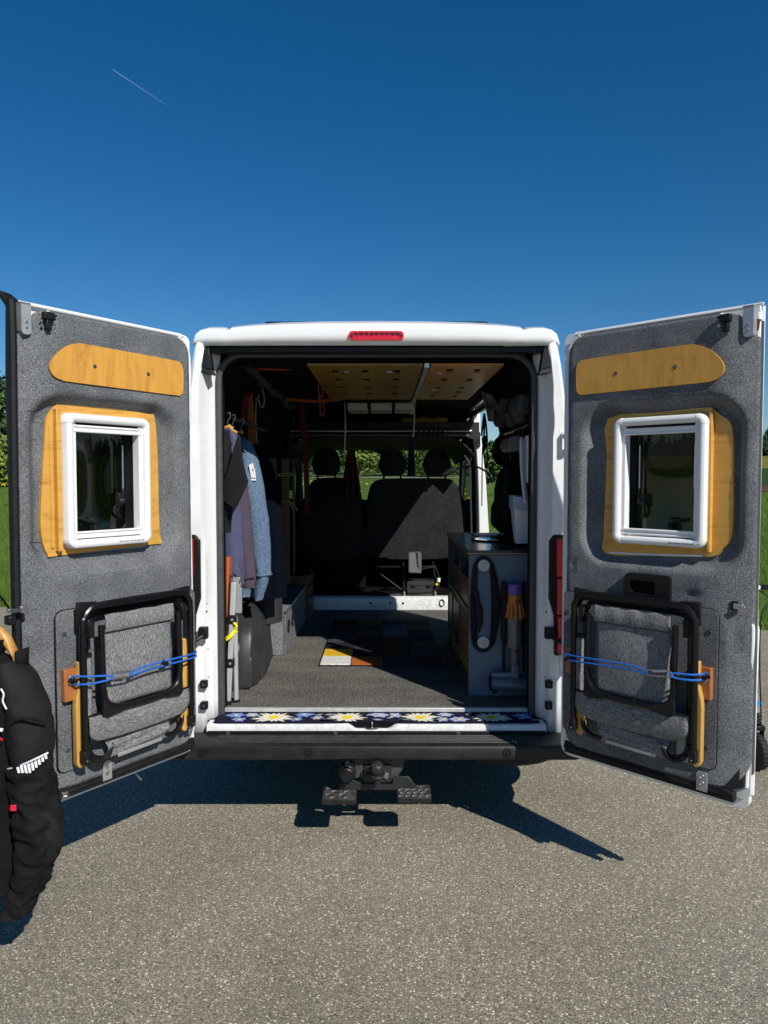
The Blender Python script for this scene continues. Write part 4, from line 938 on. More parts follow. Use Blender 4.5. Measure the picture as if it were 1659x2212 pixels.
for (nm, x0, x1, y0, y1, mt, cols, yy) in (('ceiling_panel', -.385, .195, .14, 1.72, pan_y, (-.26, -.10, .07), (.30, .62, .98, 1.30)),
                                          ('ceiling_panel', .235, .60, .14, .92, pan_o, (.345, .49), (.26, .62)),
                                          ('ceiling_panel', .235, .60, .925, 1.72, pan_b, (.335, .485), (1.0, 1.22, 1.46))):
    m = MB(); m.plate([(x0, y0), (x1, y0), (x1, y1), (x0, y1)], 2.268, 2.280, 'z', slots(x0, x1, cols, yy)); m.build(nm, mt, van, bevel=.001)
B('ceiling_backer', dark_int, van, -.39, .61, .14, 1.73, 2.286, 2.30, bevel=0)
m = MB(); m.box(.202, .228, .14, 2.2, 2.258, 2.282); m.build('ceiling_rail', alu, van, bevel=.002)
for x, y in ((-.20, .36), (.03, .36), (.30, .42), (.32, 1.16)):
    m = MB(); m.lathe([(.022, 0), (.022, -.004), (.018, -.006), (0, -.006)], (x, y, 2.268), (0, 0, 1), 20); m.build('spot_light', alu, van)
for x0, x1 in ((-.27, -.12), (-.10, .06), (.08, .22)):
    B('roof_locker_bin', alu_dull, van, x0, x1, 1.86, 2.15, 2.205, 2.262, bevel=.006)
# shelf over the cab with its rail, headliner below it
B('cab_shelf', dark_int, van, MX(-.80), MX(.80), 2.88, 4.1, 2.095, 2.11, bevel=.003)
m = MB(); m.tube([(MX(-.78), 2.86, 2.118), (MX(.80), 2.86, 2.118)], .010, 8); m.build('shelf_rail', alu, van)
m = MB(); m.box(MX(-.78), MX(.78), 2.858, 2.872, 2.070, 2.092); m.build('shelf_edge', grey_rubber, van, bevel=.002)
hl_m = pm('headliner_grey', (.025, .026, .025), .95, var=.1)
m = MB()
def hl(a, b):
    x = -.84 + 1.68 * a; y = 3.0 + 1.7 * b
    e = abs(x) / .84
    return (MX(x), y, 2.07 - .045 * b - .16 * max(0, e - .72) ** 2 / .0784 - (.02 if .44 < a < .56 and b > .8 else 0))
m.grid(hl, 24, 12); m.build('headliner', hl_m, van, smooth=60, solid=.01)
m = MB(); m.plate([(-.80, 2.08), (-.72, 2.085), (.62, 2.085), (.72, 2.07), (.80, 2.05), (.84, 2.05), (.84, 2.2), (-.84, 2.2), (-.84, 1.6), (-.80, 1.6), (-.78, 1.9)], 2.95, 2.97, 'y'); m.build('cab_arch', hl_m, van)
for i, xo in enumerate((.30, .345, .39, .43, .47, .51)):
    m = MB(); m.tube([(xo, 2.845, 2.128), (xo, 2.84, 2.06), (xo + .004, 2.845, 2.02 + .01 * (i % 2))], .009, 6); m.build('shelf_strap', blackp, van)
# white painted step up to the cab, black cab floor
m = MB(); rows = []
for i in range(25):
    x = -.67 + 1.34 * i / 24; r = min(1, (0.67 - abs(x)) / .05); rows.append([Vector((x - .03, y, z)) for y, z in ((3.05, FZ - .01), (2.955 + .03 * (1 - r) ** 2, FZ - .01), (2.948 + .03 * (1 - r) ** 2, FZ + .06), (2.956 + .03 * (1 - r) ** 2, .640), (2.975, .650), (3.05, .650))])
m.loft(rows); m.build('cab_step', dirty_white, van, smooth=40)
for x in (-.12, .055, .17): 
    m = MB(); m.lathe([(.010, 0), (.010, .003), (0, .003)], (x, 2.9485, .598), (0, -1, 0), 12); m.build('step_hole', blackp, van)
m = MB(); m.tube([Vector((.515 + .022 * math.cos(t), 2.944, .60 + .03 * math.sin(t))) for t in [2 * PI * i / 16 for i in range(16)]], .004, 6, closed=True); m.build('lashing_ring', blackp, van)
B('cab_floor', blackp, van, MX(-.86), MX(.86), 3.04, 4.7, .60, .645, bevel=.003)
# B-pillar seen edge-on through the van, lit from outside
m = MB(); m.plate([(.868, .53), (.955, .53), (.968, 1.2), (.935, 1.7), (.905, 1.95), (.868, 2.29), (.815, 2.29), (.850, 1.9), (.873, 1.2)], 3.20, 3.30, 'y'); m.build('door_pillar', white_paint, van, bevel=.012)
m = MB(); m.tube(crom([(.852, 3.195, .55), (.858, 3.195, 1.2), (.838, 3.195, 1.9), (.80, 3.195, 2.20), (.785, 3.0, 2.262), (.785, 1.75, 2.262)], 5), .016, 8); m.build('side_door_seal', rubber, van)
m = MB(); m.plate([(.802, .62), (.815, .62), (.822, 1.2), (.802, 1.86), (.75, 1.93), (.74, 1.915), (.788, 1.84), (.808, 1.2)], 3.26, 3.28, 'y'); m.build('pillar_trim_edge', white_plastic, van, bevel=.003)
pk = empty('door_lock_keep', (.862, 3.195, 2.06), 0, van)
m = MB(); m.plate(rrect(-.018, .018, -.07, .07, .012), -.012, .004, 'y'); m.build('keep_plate', blackp, pk, bevel=.003)
for z in (-.045, .045):
    m = MB(); m.lathe([(.009, 0), (.009, .004)], (0, -.014, z), (0, -1, 0), 8); m.build('bolt', grey_rubber, pk)
# sliding door pushed back along the outside
sdoor = empty('sliding_door', (0, 0, 0), 0, van)
m = MB(); m.loft([[Vector((MX(a + .075), y, z)) for a, z in SIDE[1:]] + [Vector((MX(a + .045), y, z)) for a, z in SIDE[1:][::-1]] for y in (.50, 1.66)]); m.build('door_panel', white_paint, sdoor, smooth=35)
# cab: side walls with windows, windscreen, dash, nose
for sx in (-1, 1):
    m = MB(); yy0 = 3.30 if sx > 0 else 3.0
    m.plate([(yy0, .42), (4.75, .42), (5.3, 1.30), (4.98, 1.62), (4.70, 2.02), (4.5, 2.33), (yy0, 2.36)], MX(sx * .90), MX(sx * .93), 'x', [[(3.55, 1.50), (4.75, 1.42), (4.72, 1.55), (4.45, 2.06), (3.55, 2.10)]]); m.build('cab_door', white_paint, van)
    m = MB(); m.plate([(3.53, 1.48), (4.77, 1.40), (4.74, 1.55), (4.47, 2.08), (3.53, 2.12)], MX(sx * .912), MX(sx * .916), 'x'); m.build('cab_window', screen_glass, van)
m = MB(); m.add([(MX(-.90), 5.28, 1.36), (MX(.90), 5.28, 1.36), (MX(.80), 4.66, 2.03), (MX(-.80), 4.66, 2.03)], [(0, 1, 2, 3)]); m.build('windscreen', screen_glass, van)
m = MB(); m.loft([[Vector((x, y, z)) for y, z in ((4.42, .66), (4.38, 1.20), (4.46, 1.44), (4.62, 1.475), (5.26, 1.40), (5.30, .66))] for x in (MX(-.89), MX(.89))]); m.build('dashboard', dark_int, van, bevel=.02)
m = MB(); m.box(MX(-.03), MX(.09), 4.52, 4.60, 1.98, 2.02).box(MX(.0), MX(.06), 4.55, 4.57, 1.93, 1.99); m.build('mirror_console', dark_int, van, bevel=.01)
m = MB(); m.tube([(MX(-.42) + .19 * math.cos(t), 4.30 + .07 * math.sin(t), 1.33 + .17 * math.sin(t)) for t in [2 * PI * i / 24 for i in range(24)]], .016, 8, closed=True); m.build('steering_wheel', dark_int, van)
m = MB(); m.loft([[Vector((MX(x * w), y, z)) for x, z in ((-.93, .35), (-.95, .8), (-.90, zt_), (0, zt_ + .05), (.90, zt_), (.95, .8), (.93, .35))] for y, w, zt_ in ((4.72, 1, 1.35), (5.25, 1, 1.36), (5.55, .95, 1.15), (5.68, .86, .9))]); m.build('bonnet', white_paint, van)
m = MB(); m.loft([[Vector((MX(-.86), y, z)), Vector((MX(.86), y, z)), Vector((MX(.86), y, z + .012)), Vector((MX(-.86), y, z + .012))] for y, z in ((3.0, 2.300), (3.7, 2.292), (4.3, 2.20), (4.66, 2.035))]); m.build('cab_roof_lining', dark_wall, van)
for sx in (-1, 1):
    yy0 = 3.32 if sx > 0 else 3.0
    m = MB(); m.plate([(yy0, .62), (4.70, .62), (4.90, 1.40), (4.68, 1.95), (4.45, 2.28), (yy0, 2.31)], MX(sx * .885), MX(sx * .897), 'x', [[(3.57, 1.52), (4.72, 1.44), (4.70, 1.55), (4.43, 2.04), (3.57, 2.08)]]); m.build('cab_door_trim', dark_wall, van)
# ------------------------------------------------------------------ seats
seat_m = felt('seat_cloth', (.007, .007, .0075), (.017, .017, .0175), (.045, .045, .044), 190, .0, .4)
def seat_back(parent, outline, Y, th, mat=seat_m, name='backrest'):
    """cushion: outline (x,z) swollen front and back"""
    m = MB(); cx = sum(p[0] for p in outline) / len(outline); cz = sum(p[1] for p in outline) / len(outline); rows = []
    for t in range(9):
        a = PI * t / 8; k = .90 + .10 * math.sin(a) ** .5; yy = -math.cos(a) * th / 2
        rows.append([Vector((cx + (x - cx) * k, Y + yy + (z - cz) * .10, cz + (z - cz) * (k * .5 + .5))) for x, z in outline])
    m.loft(rows); return m.build(name, mat, parent, smooth=50)
def px_outline(pts, Y, n=4): return [(p.x, p.y) for p in crom([Vector((A(a, b, Y).x, A(a, b, Y).z, 0)) for a, b in pts], n, True)]
SY = 3.42
def headrest(parent, x0, x1, yt, yb):
    w = x1 - x0
    seat_back(parent, px_outline([(x0 + w * .10, yb - 6), (x0 + w * .2, yb), (x1 - w * .2, yb), (x1 - w * .10, yb - 6), (x1, yb - 22), (x1 - w * .05, yt + 22), (x1 - w * .22, yt + 4), ((x0 + x1) / 2, yt), (x0 + w * .22, yt + 4), (x0 + w * .05, yt + 22), (x0, yb - 22)], SY + .05), SY + .05, .13, name='headrest')
    for x in (x0 + w * .2, x1 - w * .2):
        p = A(x, yb - 2, SY + .05); q = A(x, yb + 14, SY + .05)
        m = MB(); m.tube([p + Vector((0, 0, .03)), q], .010, 8); m.build('headrest_post', blackp, parent)
ds = empty('driver_seat', (0, 0, 0), 0, van)
seat_back(ds, px_outline([(652, 1200), (648, 1120), (654, 1085), (668, 1048), (685, 1034), (720, 1031), (750, 1033), (763, 1046), (775, 1085), (782, 1120), (780, 1200)], SY), SY, .16)
headrest(ds, 674, 736, 966, 1027)
bs = empty('bench_seat', (0, 0, 0), 0, van)
seat_back(bs, px_outline([(792, 1200), (790, 1120), (792, 1085), (800, 1050), (815, 1037), (850, 1034), (960, 1034), (980, 1040), (994, 1060), (1003, 1100), (1005, 1150), (1001, 1200)], SY), SY, .14)
headrest(bs, 817, 878, 970, 1026); headrest(bs, 913, 974, 969, 1028)
B('seat_cushion', seat_m, ds, MX(-.66), MX(-.14), 3.42, 3.95, .92, 1.05, bevel=.04); B('seat_box', dark_int, ds, MX(-.66), MX(-.14), 3.36, 3.9, .645, .92)
B('seat_cushion', seat_m, bs, MX(-.10), MX(.84), 3.42, 3.95, .92, 1.05, bevel=.04)
for x in (.18, .46):
    m = MB(); m.tube([(x, 3.10, .648), (x, 3.10, .80), (x, 3.35, .92)], .014, 6); m.lathe([(.022, 0), (.022, .02), (.012, .03), (.012, .055)], (x, 3.06, .650), (0, 0, 1), 10); m.build('seat_leg', blackp, bs)
    m = MB(); m.lathe([(.013, 0), (.013, .03), (.006, .04)], (x, 3.02, .652), (0, 0, 1), 10); m.build('floor_bolt', steel, bs)
m = MB(); m.tube([(-.10, 3.12, .90), (.48, 3.12, .905)], .008, 8); m.tube([(-.10, 3.10, .89), (.16, 3.08, .70)], .006, 8); m.build('seat_rail', black_metal, bs)
for x0, x1, a in ((-.11, .16, .02), (.20, .44, -.01)):
    m = MB(); m.box(x0, x1, 3.02, 3.24, .647, .672); m.build('floor_tray', blackp, bs, bevel=.01)
# black case and grey box standing under the bench
cs = thing('tool_case', 'black plastic tool case lying under the passenger bench', 'case', (.335, 3.16, .672))
MB().plate(rrect(-.125, .125, .0, .105, .012), -.08, .10, 'y').build('case_body', pm('case_plastic', (.035, .035, .036), .45, var=.2), cs, bevel=.010)
for x in (-.07, .07):
    MB().box(x - .022, x + .022, -.090, -.078, .045, .072).build('case_latch', blackp, cs, bevel=.003)
MB().box(-.124, .124, -.0815, -.0795, .060, .066).build('case_seam', rubber, cs, smooth=0)
gb = thing('grey_box', 'grey plastic box on the seat rail above the tool case', 'box', (.275, 3.02, .86))
MB().plate(rrect(-.055, .060, .0, .185, .012), -.02, .06, 'y').build('box_shell', pm('grey_box_plastic', (.12, .12, .12), .5, var=.1), gb, bevel=.008)
MB().plate(rrect(-.048, .030, .008, .177, .010), -.026, -.018, 'y').build('box_lid', pm('grey_lid_plastic', (.15, .15, .15), .5, var=.1), gb, bevel=.003)
cb = thing('cable', 'black cable with yellow and white plug beside the tool case', 'cable', (.50, 3.05, .66))
MB().tube(crom([(-.19, .0, .22), (-.08, .0, .245), (-.03, 0, .23), (-.005, 0, .15), (-.01, 0, .07), (-.06, -.02, .02), (-.05, -.03, -.02), (.02, -.04, -.03)], 5), .0075, 7).build('cord', rubber, cb)
MB().tube([(-.006, 0, .15), (-.008, 0, .115)], .016, 8).build('plug', white_plastic, cb); MB().tube([(-.014, 0, .10), (-.03, 0, .085)], .013, 8).build('connector', pm('yellow_plastic', (.75, .52, .01), .5), cb)
# hanging curtains between the seats
for px0, px1, y0, y1, Y, col, nm, lb in ((735, 782, 972, 1080, 3.2, (.035, .003, .004), 'red_cloth', 'dark red cloth hanging between the cab seats'),
                                         (880, 898, 930, 1030, 2.95, (.006, .02, .07), 'blue_cloth', 'dark blue cloth hanging behind the middle headrest'),
                                         (637, 652, 985, 1085, 3.3, (.03, .07, .08), 'teal_curtain', 'teal curtain drawn beside the driver side window')):
    p0 = A(px0, y0, Y); p1 = A(px1, y1, Y)
    m = MB(); m.grid(lambda a, b: (p0.x + (p1.x - p0.x) * (.5 + (a - .5) * (.35 + .65 * b)) + (0.0), Y + .02 * math.sin(a * 20) * b, p0.z + (p1.z - p0.z) * b), 16, 10)
    tag(m.build(nm, pm(nm + '_fabric', col, .9, var=.3), smooth=60, solid=.004), lb, 'curtain')
# ------------------------------------------------------------------ patchwork rug
rg = thing('patchwork_rug', 'patchwork rug of coloured pile rectangles on the van floor', 'rug', (-.016, 1.69, FZ))
MB().plate(rrect(-.392, .388, -.735, .735, .012), 0, .006, 'z').build('rug_backing', rubber, rg, bevel=.002)
RC = dict(w=(.62, .62, .58), o=(.40, .12, .02), b=(.045, .055, .065), d=(.02, .02, .022), y=(.66, .40, .03), g=(.09, .10, .11), p=(.05, .032, .05), n=(.055, .035, .02), v=(.065, .07, .05), r=(.05, .008, .008), k=(.028, .028, .03), l=(.11, .13, .165), m=(.06, .036, .045), t=(.12, .09, .05), q=(.04, .05, .062), e=(.12, .105, .04))
rows = ['wobk', 'ydng', 'dpnv', 'qrnk', 'mvlk', 'mkgt', 'rekn']
def rugmat(c): return pm('rug_pile_' + c, RC[c], .95, var=.3, scale=60, bump=.8, bscale=240, speck=(300, .35 if c in 'wkyd' else .2), spec=.1)
for j, row in enumerate(rows):
    y0 = -.728 + j * .208; x = -.386
    for i, c in enumerate(row):
        w = (.193, .193, .193, .193)[i] + (.012 * math.sin(j * 3 + i * 2) if i < 3 else 0)
        x1 = min(.382, x + w) if i < 3 else .382
        MB().box(x + .002, x1 - .002, y0 + .002, y0 + .206, .004, .0135 + .001 * math.sin(i * 5 + j * 3)).build('rug_patch', rugmat(c), rg, bevel=.004)
        x = x1
# ------------------------------------------------------------------ flowered mat in the sill
navy = felt('navy_mat', (.004, .004, .012), (.010, .010, .026), (.03, .03, .055), 260, .0, .4)
pet_w = pm('mat_cream', (.72, .68, .56), .9, var=.15, scale=60, speck=(260, .25)); pet_b = pm('mat_blue', (.14, .24, .58), .9, var=.35, scale=60, speck=(260, .25)); pet_v = pm('mat_pale_blue', (.34, .40, .62), .9, var=.25, scale=60, speck=(260, .25)); cen_y = pm('mat_yellow', (.80, .60, .01), .9, var=.15, scale=90); leaf_g = pm('mat_grey_leaf', (.36, .40, .44), .9, var=.25, scale=70)
fm = thing('flower_mat', 'navy sill mat printed with edelweiss and blue flowers', 'mat', (0, .028, .5120))
m = MB(); m.plate([(MX(-.785), -.068), (-.30, -.069), (-.20, -.064), (-.13, -.050), (.0, -.048), (.05, -.064), (.11, -.069), (MX(.775), -.068), (MX(.775), .071), (MX(-.785), .071)], 0, .006, 'z'); m.build('mat_base', navy, fm, bevel=.001)
def flower(x, y, r, npet, mp, rc, fat=.42, sq=1.0, seed=0):
    R = random.Random(seed); m = MB()
    for k in range(npet):
        a = 2 * PI * k / npet + R.uniform(-.12, .12); rr = r * R.uniform(.8, 1.12); d = Vector((math.cos(a), math.sin(a) * sq, 0)); n = Vector((-d.y, d.x, 0)) * fat
        z = .0064 + .0001 * (k % 3)
        lim = lambda p: Vector((p.x, max(-.064 - y, min(.069 - y, p.y)), p.z))
        pts = [Vector((0, 0, z)), d * rr * .4 + n * rr * .33 + Vector((0, 0, z)), d * rr + Vector((0, 0, z)), d * rr * .4 - n * rr * .33 + Vector((0, 0, z))]
        m.add([lim(p) for p in pts], [(0, 1, 2, 3)])
    o = m.build('printed_flower', mp, fm, smooth=0, loc=(x, y, 0))
    c = MB(); c.plate(circ(0, 0, rc, 14, rc * sq), .0066, .0070, 'z'); c.build('flower_centre', cen_y, o, smooth=0)
for i, x in enumerate((-.548, -.183, .181, .537)):
    flower(x, .002, .098, 15, pet_w, .028, .60, .95, i)
for i, (x, y, r, mp) in enumerate(((-.742, .028, .040, pet_b), (-.662, .030, .034, pet_v), (-.712, -.026, .032, pet_b), (-.402, .034, .042, pet_b), (-.330, -.005, .026, pet_v), (-.022, .030, .042, pet_v), (.052, .028, .034, pet_v),
                                  (.305, .034, .036, pet_v), (.293, -.022, .034, pet_v), (.372, -.022, .044, pet_v), (.690, .020, .046, pet_b), (-.43, -.02, .03, pet_b))):
    flower(x, y * 1.3, r * 1.3, 6, mp, .011, 1.15, .9, 20 + i)
for i, (x, y, a, l) in enumerate(((-.66, -.02, .5, .05), (-.755, -.02, .3, .05), (-.345, .02, .7, .05), (-.30, .03, .4, .05), (-.27, .035, .2, .05), (-.06, -.02, -.2, .06), (.01, -.01, .5, .05), (.09, .01, -.3, .05), (.085, -.03, .3, .05), (.41, .03, .9, .06), (.44, .01, .2, .06), (.66, -.02, .4, .05), (.72, -.03, .1, .05), (-.09, .02, .8, .05))):
    d = Vector((math.cos(a), math.sin(a), 0)); n = Vector((-d.y, d.x, 0)) * .2
    MB().add([(0, 0, .0063), d * l * .5 + n * l + Vector((0, 0, .0063)), d * l + Vector((0, 0, .0063)), d * l * .5 - n * l + Vector((0, 0, .0063))], [(0, 1, 2, 3)]).build('printed_leaf', leaf_g, fm, smooth=0, loc=(x, max(-.055, min(.04, y * 1.3)), 0))
for x0, x1 in ((-.335, -.225), (.055, .150)):
    MB().add([(x0, -.068, .007), (x0 + .03, -.070, .022), (x1 - .03, -.068, .018), (x1, -.066, .009), (x0, -.058, .007), (x0 + .03, -.050, .020), (x1 - .03, -.050, .016), (x1, -.056, .008)], [(0, 1, 5, 4), (1, 2, 6, 5), (2, 3, 7, 6)]).build('curled_edge', grey_rubber, fm, smooth=60, solid=.003)
# ------------------------------------------------------------------ kitchen cabinet on the right
kc = thing('kitchen_cabinet', 'blue grey camper kitchen cabinet with dark worktop and drawers', 'cabinet', (.645, .95, FZ))
pan_m = pm('blue_grey_panel', (.115, .155, .21), .5, var=.05, scale=8); frame_m = pm('dark_frame_board', (.035, .038, .042), .4, var=.2); top_m = pm('dark_worktop', (.022, .022, .022), .25, var=.3, coat=.2); yel_m = pm('olive_yellow_edge', (.30, .26, .02), .5, var=.2); brass_wood = wood('brown_drawer', (.16, .07, .015), (.10, .04, .01), (1, .5, 3))
cx, cy = .645, .95
def K(name, mat, x0, x1, y0, y1, z0, z1, bevel=.002): return MB().box(x0 - cx, x1 - cx, y0 - cy, y1 - cy, z0 - FZ, z1 - FZ).build(name, mat, kc, bevel=bevel)
m = MB(); m.plate([(.455 - cx, .0), (.835 - cx, .0), (.835 - cx, 1.296 - FZ), (.455 - cx, 1.296 - FZ)], .335 - cy, .352 - cy, 'y', [circ(.597 - cx, .563 - FZ, .0165, 18)]); m.build('end_panel', pan_m, kc, bevel=.001)
K('plinth', frame_m, .46, .83, .353, 1.60, FZ, .62); K('worktop', top_m, .445, .845, .325, 1.63, 1.297, 1.322, .003); K('worktop_edge', wood('worktop_birch_edge', (.40, .30, .18), (.3, .2, .1), (.5, .5, 4)), .4435, .8455, .3235, .3245, 1.301, 1.306, 0)
K('back_carcass', dark_int, .50, .83, .353, 1.60, .62, 1.296, 0)
for y0, y1 in ((.353, .375), (.83, .87), (1.30, 1.33), (1.585, 1.61)): K('upright', frame_m, .452, .50, y0, y1, .54, 1.296)
for z0, z1 in ((.54, .62), (.96, .985), (1.262, 1.296)): K('rail', frame_m, .4535, .50, .376, 1.584, z0, z1)
for (y0, y1, z0, z1, mt) in ((.38, .82, 1.0, 1.155, brass_wood), (.38, .82, .70, .93, brass_wood), (.88, 1.29, 1.0, 1.16, frame_m), (.88, 1.29, .66, .93, frame_m), (1.34, 1.57, .66, .93, frame_m)):
    K('drawer_front', mt, .458, .47, y0, y1, z0, z1); K('drawer_lip', yel_m, .449, .470, y0, y1, z0 - .012, z0 - .002); K('drawer_lip', yel_m, .449, .470, y0, y1, z0 - .048, z0 - .040)
m = MB(); m.lathe([(.145, 0), (.145, .006), (.135, .010), (.128, .008), (.0, .008)], (.69 - cx, .95 - cy, 1.322 - FZ), (0, 0, 1), 40); m.build('round_sink_lid', pm('polished_black_glass', (.01, .01, .011), .03, var=0.0, coat=1.0, spec=.9), kc, smooth=40)
m = MB(); m.tube([Vector((.69 - cx + .146 * math.cos(t), .95 - cy + .146 * math.sin(t), 1.327 - FZ)) for t in [2 * PI * i / 40 for i in range(40)]], .005, 6, closed=True); m.build('sink_ring', rubber, kc)
K('hob_cover', blackp, .60, .80, 1.28, 1.52, 1.3225, 1.328)
for z in (1.241, .829):
    m = MB(); m.lathe([(.034, 0), (.034, -.016), (.031, -.020), (.008, -.020), (.007, -.016), (0, -.016)], (.530 - cx, .335 - cy, z - FZ), (0, 1, 0), 26); kn = m.build('cord_reel_knob', alu_dull, kc, smooth=40)
cdl = thing('coiled_cord', 'black power cord wound between the two aluminium knobs', 'cord', (.53, .335, .829))
for k in range(5):
    w = .036 + .0055 * k; R = random.Random(k)
    pts = [(-w, -.012 - .003 * (k % 3), .02), (-w - .006 - .004 * (k % 2), -.014, .20), (-w + .002, -.014, .38), (-w * .6, -.014, .43 + .002 * k), (0, -.014, .448 + .003 * k), (w * .6, -.014, .43 + .002 * k), (w, -.014 - .003 * (k % 2), .38), (w + .012 + .004 * k, -.014, .20), (w + .004, -.014, .02), (w * .6, -.014, -.026 - .002 * k), (0, -.014, -.038 - .003 * k), (-w * .6, -.014, -.026 - .002 * k)]
    MB().tube(crom([(x + R.uniform(-.003, .003), y, z) for x, y, z in pts], 4, True), .0050, 6, closed=True).build('cord_loop', rubber, cdl)
MB().tube(crom([(-.040, -.022, .28), (-.032, -.024, .22), (-.018, -.024, .18), (-.016, -.024, .12), (-.030, -.022, .06)], 4), .013, 8).build('plug', blackp, cdl)
# ------------------------------------------------------------------ cordless vacuum cleaner hung on the cabinet end
vc = thing('cordless_vacuum', 'cordless vacuum cleaner with purple cap, orange cyclones and clear bin', 'vacuum', (.690, .285, .56))
vx = lambda pts: [(r, z - .56) for r, z in pts]
orange_m = pm('vacuum_orange', (.48, .15, .012), .35, var=.15, coat=.3); purple_m = pm('vacuum_purple', (.16, .08, .34), .4, var=.15); bin_m = pm('smoky_bin', (.13, .125, .12), .15, var=.25, scale=30, coat=.6); vgrey = pm('vacuum_grey', (.12, .125, .14), .4, var=.15); vblue = pm('nozzle_blue_grey', (.10, .125, .17), .3, var=.2, coat=.3)
MB().lathe(vx([(.030, 1.152), (.040, 1.148), (.0405, 1.095), (.038, 1.092)][::-1]), (0, 0, 0), (0, 0, 1), 28).build('filter_cap', purple_m, vc, smooth=40)
MB().lathe(vx([(.036, .99), (.040, 1.03), (.041, 1.092)]), (0, 0, 0), (0, 0, 1), 28).build('motor_housing', orange_m, vc, smooth=40)
for k in range(12):
    a = 2 * PI * k / 12; c_ = Vector((math.cos(a), math.sin(a), 0))
    MB().tube([c_ * .036 + Vector((0, 0, 1.055 - .56)), c_ * .044 + Vector((0, 0, 1.00 - .56)), c_ * .050 + Vector((0, 0, .972 - .56))], [.006, .011, .014], 8).build('cyclone', orange_m, vc)
MB().lathe([(.013, 0), (.013, -.004), (.008, -.006), (0, -.006)], (.006, -.041, 1.058 - .56), (0, 1, 0), 16).build('power_button', pm('vacuum_red', (.34, .012, .01), .4), vc)
MB().lathe(vx([(.030, .808), (.040, .812), (.042, .83), (.042, .955), (.044, .965), (.040, .985)]), (0, 0, 0), (0, 0, 1), 28).build('dust_bin', bin_m, vc, smooth=40)
for z in (.955, .86, .82): MB().lathe(vx([(.0430, z), (.0430, z + .006)]), (0, 0, 0), (0, 0, 1), 28).build('bin_band', vgrey, vc)
MB().box(-.068, -.048, -.02, .03, .28, .60).build('handle_battery', rubber, vc, bevel=.006)
MB().lathe(vx([(.014, .70), (.022, .715), (.024, .77), (.020, .79), (.026, .81)]), (.002, 0, 0), (0, 0, 1), 18).build('collar', vgrey, vc); MB().box(-.006, .010, -.028, -.022, .228, .242).build('release_catch', MATS['vacuum_red'], vc, bevel=.002)
MB().box(-.018, .022, -.02, .02, .085, .160).build('nozzle_neck', vblue, vc, bevel=.006)
MB().tube([(-.125, -.01, .062), (.06, -.01, .052)], .036, 18).build('brush_tube', vblue, vc); MB().tube([(-.132, -.01, .062), (-.124, -.01, .062)], .038, 18).build('brush_end', rubber, vc); MB().tube([(-.12, .0, .104), (.02, 0, .104)], .020, 12).build('brush_cover', vblue, vc)
MB().box(-.058, -.044, .015, .04, .12, .60).box(.050, .058, .015, .04, .11, .60).build('wall_dock', rubber, vc, bevel=.004)
# ------------------------------------------------------------------ right wall: bin, paper roll, hanging bits
bn = thing('waste_bin', 'narrow white waste bin with pale blue bag hung on the right wall', 'bin', (.765, .52, 1.345))
MB().loft([[Vector((x * k + .0, y * k, z)) for x, y in rrect(-.055, .055, -.075, .075, .015, 3)] for z, k in ((0, .62), (.06, .72), (.235, 1.0), (.24, 1.03))]).build('bin_body', pm('grey_white_plastic', (.80, .80, .82), .5, var=.05), bn)
MB().loft([[Vector((x * (1.08 + .03 * math.sin(i * 2.7)), y * (1.06 + .03 * math.sin(i * 1.9)), zz + .006 * math.sin(i * 1.3))) for i, (x, y) in enumerate(rrect(-.055, .055, -.075, .075, .015, 3))] for zz in (.19, .215, .245, .262)]).build('bin_bag', pm('bag_pale_blue', (.42, .52, .62), .45, var=.2, scale=14, bump=.6, bscale=20), bn, smooth=60)
pr = thing('paper_roll', 'white kitchen paper roll hanging upright on the right wall', 'paper roll', (.800, .45, 1.68))
MB().lathe([(.014, .0), (.030, .001), (.031, .255), (.014, .256)], (0, 0, 0), (0, 0, 1), 24).build('roll', pm('kitchen_paper', (.82, .81, .85), .9, var=.04), pr, smooth=40)
MB().grid(lambda a, b: (-.030 - .035 * a - .01 * b + .035 * b * b, -.010 - .02 * math.sin(a * 2), .24 - .36 * b + .01 * a), 6, 12).build('loose_sheet', MATS['kitchen_paper'], pr, smooth=60, solid=.001)
MB().tube([(0, 0, .255), (-.004, 0, .30), (.006, 0, .315)], .003, 6).build('hook', steel, pr)
for k, (x, y, z, r) in enumerate(((.745, .62, 1.90, .042), (.75, .72, 1.895, .038))):
    t = thing('tin_can', ['open tin can behind the paper roll on the right wall', 'smaller tin can set behind the other on the right wall'][k], 'can', (x, y, z))
    MB().lathe([(r, 0), (r, .10), (r * .94, .10), (r * .94, .01)], (0, 0, 0), (-.3, 1, .0), 22).build('can_wall', pm('dull_tin', (.28, .28, .28), .4, .6, var=.1), t); MB().lathe([(r * 1.03, 0), (r * 1.03, .008)], (0, -.002, 0), (-.3, 1, 0), 22).build('can_rim', alu_dull, t)
bp_ = thing('black_backpack', 'black backpack hanging beside the side door opening', 'bag', (.815, 1.45, 1.33))
m = MB(); m.loft([[Vector((w * math.cos(a) * .42, w * 1.0 * math.sin(a), z)) for a in [2 * PI * i / 20 for i in range(20)]] for z, w in ((0, .05), (.03, .12), (.14, .15), (.30, .145), (.40, .10), (.44, .04))]); m.build('bag_body', pm('black_nylon', (.008, .008, .009), .7, var=.3, bump=.2, bscale=20), bp_, smooth=60)
MB().loft([[Vector((-.05 + w * math.cos(a) * .35, w * .8 * math.sin(a), z)) for a in [2 * PI * i / 16 for i in range(16)]] for z, w in ((.04, .05), (.07, .10), (.18, .10), (.22, .05))]).build('front_pocket', MATS['black_nylon'], bp_, smooth=60)
MB().tube(crom([(0, -.05, .42), (0, -.02, .52), (0, .03, .42)], 5), .008, 6).build('loop', rubber, bp_)
